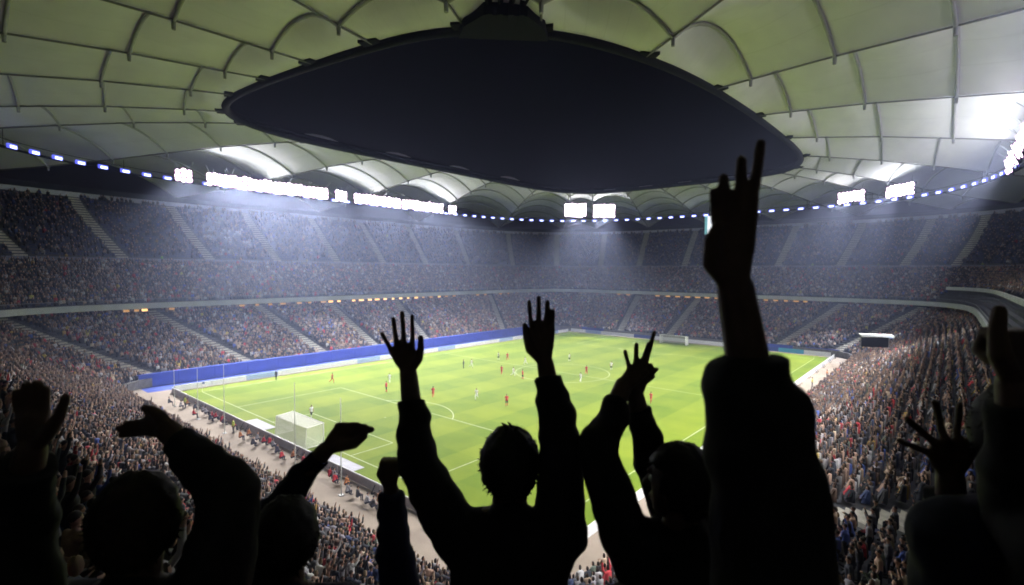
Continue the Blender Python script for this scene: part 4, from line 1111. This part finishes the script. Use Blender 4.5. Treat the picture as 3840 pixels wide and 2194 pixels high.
def person(label, headpx, d, face_yaw=0.0, arms=(), jacket='black', hair='black', tuft=False, shoulders=None, girth=1.0, hood=False, hw=1.16):
    hc = pix(*headpx, d); f = turn_h(FWD, face_yaw); r = np.array([f[1], -f[0], 0])
    nk = hc - UPV * .165 - f * .02
    pel = nk - UPV * .50 - FWD * .02; fl = stand_floor(pel[0], pel[1]) ; fl = min(max(fl, pel[2] - 1.02), pel[2] - .80)
    base = np.array([pel[0], pel[1], fl])
    sh = {-1: nk - RGT * .185 - UPV * .055, 1: nk + RGT * .185 - UPV * .055}
    if shoulders:
        for s, p in shoulders.items(): sh[s] = pix(*p)
    o_ = lambda P: np.array(P) - base
    S = Skin(); J = Skin(); Tt = Skin()

    class Off:                       # everything is stored relative to the base point
        def __init__(s_, k): s_.k = k
        def bone(s_, a, b_, ra, rb, mi=0): s_.k.bone(o_(a), o_(b_), ra, rb, mi)
        def chain(s_, p, rr, mi=0): s_.k.chain([o_(x) for x in p], rr, mi)
        def ball(s_, c, rr, ax=None, mi=0): s_.k.ball(o_(c), rr, ax, mi)
    B_, JK, TR = Off(S), Off(J), Off(Tt)
    ax = (r, f, UPV)
    # head: skull, face, jaw, nose, lips, brow, ears, neck
    B_.ball(hc, (.076, .094, .112), ax); B_.ball(hc - UPV * .055 + f * .03, (.058, .062, .062), ax); B_.bone(hc - UPV * .098 + f * .062, hc - UPV * .09 + f * .07, .02, .018)
    B_.bone(hc + f * .09 + UPV * .012, hc + f * .112 - UPV * .026, .009, .014); B_.bone(hc + f * .088 - UPV * .056 - r * .02, hc + f * .088 - UPV * .056 + r * .02, .009, .009)
    B_.bone(hc + f * .088 + UPV * .028 - r * .035, hc + f * .088 + UPV * .028 + r * .035, .009, .009)
    for s in (-1, 1): B_.ball(hc + r * s * .082 - UPV * .008, (.010, .02, .032), ax)
    B_.bone(hc - UPV * .07, nk, .056, .062)
    # trunk and legs
    ch = nk - UPV * .17
    B_.bone(nk, ch, .07, .11); B_.bone(ch - RGT * .07, ch + RGT * .07, .10, .10); B_.bone(ch, pel, .11, .115); B_.bone(sh[-1], nk, .05, .05); B_.bone(sh[1], nk, .05, .05)
    g = girth
    JK.bone(ch - RGT * .075, ch + RGT * .075, .128 * g, .128 * g); JK.bone(ch - RGT * .06, pel - RGT * .05 - UPV * .04, .13 * g, .135 * g); JK.bone(ch + RGT * .06, pel + RGT * .05 - UPV * .04, .13 * g, .135 * g)
    JK.bone(nk - UPV * .03, ch, .082, .12 * g); JK.bone(nk - UPV * .035 - f * .012, nk + UPV * .005 - f * .012, .078, .07)
    for s in (-1, 1): JK.bone(sh[s], nk - UPV * .06, .078 * g, .085 * g); JK.bone(sh[s], ch + RGT * s * .07, .078 * g, .115 * g)
    if hood: JK.ball(nk - f * .07 + UPV * .01, (.11, .07, .07), ax)
    leg = pel[2] - fl
    for s in (-1, 1):
        hip = pel + RGT * s * .09 - UPV * .02; kn = np.array([hip[0], hip[1], fl + leg * .50]) + FWD * .03 + RGT * s * .02; an = np.array([hip[0], hip[1], fl + .085]) + RGT * s * .03
        B_.chain([hip, kn, an], (.075, .05, .037)); B_.bone(an, np.array([an[0], an[1], fl + .04]) + FWD * .14, .036, .03)
        TR.chain([hip, kn, an + UPV * .02], (.098, .07, .058)); TR.bone(pel - RGT * .05, pel + RGT * .05, .13, .13)
        sho = Skin(); sho.bone(o_(an) - UPV * .035 - FWD * .03, o_(an) - UPV * .042 + FWD * .15, .042, .038)
        arms_shoe = sho
        if s < 0: shoes = [sho]
        else: shoes.append(sho)
    done = set()
    for a in arms:
        s = a['side']; done.add(s); el, wr = pix(*a['el']), pix(*a['wr']); shp = pix(*a['sh']) if 'sh' in a else sh[s]
        B_.chain([shp, el, wr], (.05, .042, .029))
        if 'neckjoin' in a or 'sh' in a: B_.bone(shp, ch + RGT * s * .07, .05, .1); JK.bone(shp, ch + RGT * s * .07, .08, .115); JK.bone(shp, nk - UPV * .06, .07, .08)
        rs = a.get('sleeve', (.078, .066, .052)); cuff = a.get('cuff', .8); ce = el * (1 - cuff) + wr * cuff
        mid1 = shp * .5 + el * .5
        dv = (wr - el) / np.linalg.norm(wr - el); rc = rs[2] * a.get('cuffw', 1.06); ci = ce - dv * rs[2] * 1.05
        JK.chain([shp, mid1, el, el * .5 + ci * .5, ci], (rs[0], (rs[0] + rs[1]) / 2 * 1.03, rs[1], (rs[1] + rs[2]) / 2, rs[2]))
        J.mb.tube([o_(ci - dv * .03), o_(ce)], [rs[2] * .98, rc], 16)            # open flat cuff
        if 'band' in a:
            ce2 = el * (1 - a['band']) + wr * a['band']; J.mb.tube([o_(ce2 - dv * .12), o_(ce2 - dv * .02), o_(ce2)], [rs[1] * .9, rs[2] * 1.34, rs[2] * 1.30], 16)
        # soft folds of cloth along the sleeve
        for k in range(3):
            t = .2 + .25 * k; p = el * (1 - t * cuff) + wr * t * cuff; JK.ball(p + RGT * random.uniform(-.012, .012), (rs[1] * (1 - t) + rs[2] * t) * 1.06)
        hs = a.get('hand')
        if hs and 'fist' in hs:
            c = pix(*hs['fist']); tmp = [c + RGT * k * .02 for k in (-1.4, -.45, .5, 1.4)]
            for i, p in enumerate(tmp): B_.chain([wr, p + UPV * .03, p + UPV * .035 + FWD * .03, p + FWD * .045 - UPV * .005, p + FWD * .02 - UPV * .02], (.02, .014, .0115, .011, .011))
            if 'thumb_up' in hs: B_.chain([wr] + [pix(*q3) for q3 in hs['thumb_up']], (.02, .02, .015, .0125))
            else: B_.chain([wr, c - RGT * .035 - UPV * .01, c - RGT * .03 + FWD * .03 + UPV * .025, c + FWD * .052 + UPV * .02], (.02, .017, .014, .011))
        elif hs:
            class HS:                # routes world-space bones into the relative skin
                bone = staticmethod(lambda a_, b_, ra, rb, mi=0: B_.bone(a_, b_, ra, rb, mi)); chain = staticmethod(lambda p, rr, mi=0: B_.chain(p, rr, mi))
            hand(HS, wr, hs, a.get('hd', a['wr'][2]))
    for s in (-1, 1):
        if s in done: continue
        el = sh[s] + RGT * s * .07 - UPV * .27 + FWD * .02; wr = el + FWD * .16 - UPV * .18 - RGT * s * .02
        B_.chain([sh[s], el, wr], (.05, .042, .029)); JK.chain([sh[s], el, el * .15 + wr * .85], (.078, .066, .052))
        for i in range(4):
            kq = wr + FWD * .06 - UPV * .06 + RGT * (i - 1.5) * .018; B_.chain([wr, kq, kq + FWD * .02 - UPV * .035, kq - UPV * .065 + FWD * .015], (.022, .013, .009, .007))
        B_.chain([wr, wr + FWD * .045 - UPV * .02 - RGT * s * .035, wr + FWD * .07 - UPV * .06 - RGT * s * .035], (.02, .013, .009))
    me = S.melt('person', .005, 2, .25, [M_skin_shaded]); root = link('person', me); root.location = base; tag(root, label, 'person', 'spectators cheering in the foreground')
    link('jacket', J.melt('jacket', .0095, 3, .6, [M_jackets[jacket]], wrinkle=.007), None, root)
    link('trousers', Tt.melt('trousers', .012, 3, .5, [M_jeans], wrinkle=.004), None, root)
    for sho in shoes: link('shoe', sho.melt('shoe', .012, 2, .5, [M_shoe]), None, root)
    # hair: a shell that sinks into the skull where the face is bare
    v, ff = unit_sphere(48, 32); co = []
    from mathutils import noise as mn
    for p in v:
        dirw = r * p[0] + f * p[1] + UPV * p[2]
        bare = (p[1] > .30 and p[2] < .42) or p[2] < -.82 or (p[1] > .05 and p[2] < -.12) or (p[1] > -.35 and p[2] < -.5)
        k = .86 if bare else 1.11 + .06 * mn.noise(Vector(p * 4.0 + hc)) + .04 * mn.noise(Vector(p * 13.0))
        q_ = r * p[0] * .078 * k * (hw if not bare else 1) + f * p[1] * .094 * k + UPV * p[2] * .113 * k
        co.append(o_(hc) + q_ + UPV * .004)
    mb = MB(); mb.add(co, ff)
    for _ in range(420):                                  # short locks that break the outline
        p = np.array([random.gauss(0, 1) for _k in range(3)]); p /= np.linalg.norm(p)
        if (p[1] > .30 and p[2] < .42) or p[2] < -.82 or (p[1] > .05 and p[2] < -.12) or (p[1] > -.35 and p[2] < -.5): continue
        a0 = o_(hc) + (r * p[0] * .078 * hw + f * p[1] * .094 + UPV * p[2] * .113) * 1.08; dn = r * p[0] + f * p[1] + UPV * (p[2] - .25)
        sd = np.cross(dn, np.array([random.gauss(0, 1) for _k in range(3)])); sd /= np.linalg.norm(sd); b0 = a0 + dn * random.uniform(.007, .017) + sd * random.uniform(.006, .018)
        wv = np.cross(dn, sd) * .004; mb.add([a0 + wv, a0 - wv, a0 + sd * .005, b0], [(0, 1, 3), (1, 2, 3), (2, 0, 3)])
    hr = mb.build('hair', HAIRS[hair], root, smooth=True)
    if tuft:
        for k in range(7):
            a0 = o_(hc) + UPV * .118 + RGT * random.uniform(-.02, .015) - f * random.uniform(-.01, .03); b0 = a0 + UPV * random.uniform(.012, .028) + RGT * random.uniform(-.03, .02)
            mb = MB(); mb.tube([a0, a0 * .4 + b0 * .6 + UPV * .004, b0], [.006, .004, .001], 6); mb.build('hair_strand', HAIRS[hair], hr)
    for s in (-1, 1):
        mb = MB(); mb.add(o_(hc) + f * .077 + r * s * .032 + UPV * .006 + SPH_V * .0125, SPH_F); mb.build('eye', M_eye, root, smooth=True)
    return root


# centre: both arms thrown up
D1 = 1.7
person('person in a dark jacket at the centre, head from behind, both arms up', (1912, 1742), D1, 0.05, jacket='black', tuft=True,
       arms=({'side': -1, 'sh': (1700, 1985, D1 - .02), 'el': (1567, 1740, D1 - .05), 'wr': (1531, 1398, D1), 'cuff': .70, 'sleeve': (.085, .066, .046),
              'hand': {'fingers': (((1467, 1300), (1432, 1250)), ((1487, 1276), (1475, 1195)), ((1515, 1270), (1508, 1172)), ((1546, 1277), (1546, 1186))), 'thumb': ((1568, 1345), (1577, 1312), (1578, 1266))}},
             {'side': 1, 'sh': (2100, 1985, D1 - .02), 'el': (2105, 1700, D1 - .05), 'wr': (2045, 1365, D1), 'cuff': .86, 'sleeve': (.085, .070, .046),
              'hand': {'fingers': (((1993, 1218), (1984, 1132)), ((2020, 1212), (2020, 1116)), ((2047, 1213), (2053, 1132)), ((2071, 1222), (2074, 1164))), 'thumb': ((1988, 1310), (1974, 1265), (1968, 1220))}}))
# right of centre: clapping overhead, face turned left
D2 = 1.58
person('person clapping overhead right of centre, head turned left, arms forming a narrow loop', (2552, 1812), D2, 0.9, jacket='black', hair='black', shoulders={-1: (2345, 2010, D2), 1: (2640, 2020, D2 + .02)},
       arms=({'side': -1, 'sh': (2345, 2000, D2), 'el': (2238, 1700, D2 + .02), 'wr': (2338, 1445, D2 + .12), 'cuff': .78, 'sleeve': (.078, .062, .042),
              'hand': {'fingers': (((2362, 1372), (2344, 1318)), ((2384, 1368), (2387, 1292)), ((2404, 1362), (2432, 1290)), ((2422, 1352), (2453, 1246))), 'thumb': ((2378, 1430), (2405, 1408), (2425, 1395))}, 'hd': D2 + .12},
             {'side': 1, 'sh': (2560, 2000, D2 + .06), 'el': (2440, 1740, D2 + .14), 'wr': (2382, 1480, D2 + .14), 'cuff': .80, 'sleeve': (.075, .056, .040),
              'hand': {'fingers': (((2400, 1400), (2420, 1345)), ((2412, 1410), (2440, 1368)), ((2420, 1424), (2462, 1384)), ((2415, 1440), (2450, 1412))), 'thumb': ((2368, 1440), (2366, 1412), (2376, 1384))}, 'hd': D2 + .15}))
# tall raised arm close to the camera
D3 = .82
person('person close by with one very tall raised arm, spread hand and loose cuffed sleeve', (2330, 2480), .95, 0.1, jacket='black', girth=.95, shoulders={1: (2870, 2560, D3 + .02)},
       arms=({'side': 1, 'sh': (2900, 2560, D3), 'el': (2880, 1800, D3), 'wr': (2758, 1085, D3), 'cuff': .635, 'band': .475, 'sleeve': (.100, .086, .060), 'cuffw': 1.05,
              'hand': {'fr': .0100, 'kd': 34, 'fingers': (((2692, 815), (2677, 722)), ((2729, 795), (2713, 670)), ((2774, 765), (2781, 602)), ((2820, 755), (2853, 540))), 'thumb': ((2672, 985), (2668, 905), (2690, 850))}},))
# right edge: a spread hand low down, a fist with the thumb up above it
D4 = 1.12
person('person at the lower right border stretching one spread hand out before the crowd', (3850, 1640), D4, -0.5, jacket='navy', girth=1.15, hood=True, shoulders={-1: (3575, 2020, D4), 1: (4130, 2020, D4)},
       arms=({'side': -1, 'sh': (3580, 2030, D4), 'el': (3570, 2250, D4 + .14), 'wr': (3565, 1790, D4 + .10), 'cuff': .86, 'sleeve': (.085, .075, .056),
              'hand': {'fingers': (((3492, 1702), (3372, 1652)), ((3506, 1660), (3402, 1572)), ((3546, 1634), (3506, 1510)), ((3590, 1640), (3600, 1518))), 'thumb': ((3610, 1735), (3640, 1690), (3648, 1640))}, 'hd': D4 + .10},))
D9 = .92
person('person outside the right border whose raised fist shows its thumb at the edge', (4300, 1560), D9, -0.1, jacket='black', girth=1.05, shoulders={-1: (4010, 2100, D9), 1: (4650, 2100, D9)},
       arms=({'side': -1, 'sh': (4010, 2100, D9), 'el': (3850, 1960, D9 + .1), 'wr': (3800, 1440, D9 + .08), 'cuff': .86, 'sleeve': (.085, .068, .05),
              'hand': {'fist': (3800, 1318, D9 + .08), 'thumb_up': ((3750, 1330, D9 + .06), (3738, 1245, D9 + .06), (3748, 1165, D9 + .06))}},))
# left edge
D5 = 1.12
person('person at the left border holding up one hand with thumb spread', (-190, 2010), D5, -0.1, jacket='black', girth=1.1, shoulders={1: (60, 2330, D5)},
       arms=({'side': 1, 'sh': (60, 2330, D5), 'el': (40, 2010, D5 + .06), 'wr': (118, 1690, D5), 'cuff': .85, 'sleeve': (.09, .078, .056),
              'hand': {'fr': .0115, 'fingers': (((78, 1570), (62, 1472)), ((105, 1555), (100, 1444)), ((135, 1555), (140, 1440)), ((160, 1565), (172, 1462))), 'thumb': ((190, 1610), (222, 1560), (246, 1490))}},))
# left: head low, bent arm pointing left
D6 = 1.28
person('person low on the left whose bent arm reaches over with the hand pointing left', (512, 1962), D6, 0.1, jacket='charcoal', hair='brown', shoulders={1: (770, 2260, D6)},
       arms=({'side': 1, 'sh': (790, 2260, D6), 'el': (872, 1850, D6 + .04), 'wr': (628, 1612, D6 + .06), 'cuff': .86, 'sleeve': (.095, .072, .042),
              'hand': {'fingers': (((560, 1556), (545, 1528)), ((550, 1580), (470, 1588)), ((552, 1602), (442, 1606)), ((560, 1622), (452, 1634))), 'thumb': ((600, 1560), (570, 1538), (540, 1530))}, 'hd': D6 + .07},))
# beside him: arm stretched to the right with a pinching hand
D7 = 1.6
person('person beside the bent arm holding out one arm with a pinching hand over the path', (1072, 2016), D7, -0.1, jacket='navy', shoulders={-1: (920, 2290, D7)},
       arms=({'side': -1, 'sh': (920, 2300, D7 - .02), 'el': (985, 1975, D7 + .12), 'wr': (1218, 1690, D7 + .12), 'cuff': .93, 'sleeve': (.082, .058, .038), 'cuffw': 1.0,
              'hand': {'fr': .0128, 'bow': 6, 'fingers': (((1268, 1598), (1340, 1594)), ((1284, 1604), (1368, 1602)), ((1290, 1614), (1392, 1611)), ((1294, 1630), (1352, 1622))), 'thumb': ((1282, 1668), (1328, 1664), (1364, 1636)), 'tr': 1.4}, 'hd': D7 + .13},))
# raised fist in a blue sleeve behind the centre man's arm
D8 = 1.95
person('person hidden in front whose blue-sleeved fist rises beside the left raised arm', (1430, 2420), D8, 0.0, jacket='dark_blue', shoulders={1: (1560, 2640, D8)},
       arms=({'side': 1, 'sh': (1560, 2600, D8), 'el': (1488, 2130, D8), 'wr': (1466, 1835, D8), 'cuff': .96, 'sleeve': (.085, .072, .048), 'hand': {'fist': (1462, 1768, D8)}},))

# ------------------------------------------------------------------ night air lit by the floodlights
hz = bpy.data.materials.new('haze_air'); hz.use_nodes = True; hz.node_tree.nodes.clear()
out = hz.node_tree.nodes.new('ShaderNodeOutputMaterial'); pv = hz.node_tree.nodes.new('ShaderNodeVolumePrincipled')
pv.inputs['Color'].default_value = (.56, .65, 1.0, 1); pv.inputs['Density'].default_value = HAZE_DENSITY; pv.inputs['Anisotropy'].default_value = .65
hz.node_tree.links.new(pv.outputs[0], out.inputs['Volume'])
mb = MB(); mb.box((0, 0, 24), (244, 204, 50)); o = mb.build('haze', hz); tag(o, 'thin bright haze filling the air under the floodlights', 'haze', None, 'stuff')
bpy.data.scenes.remove(WORK)
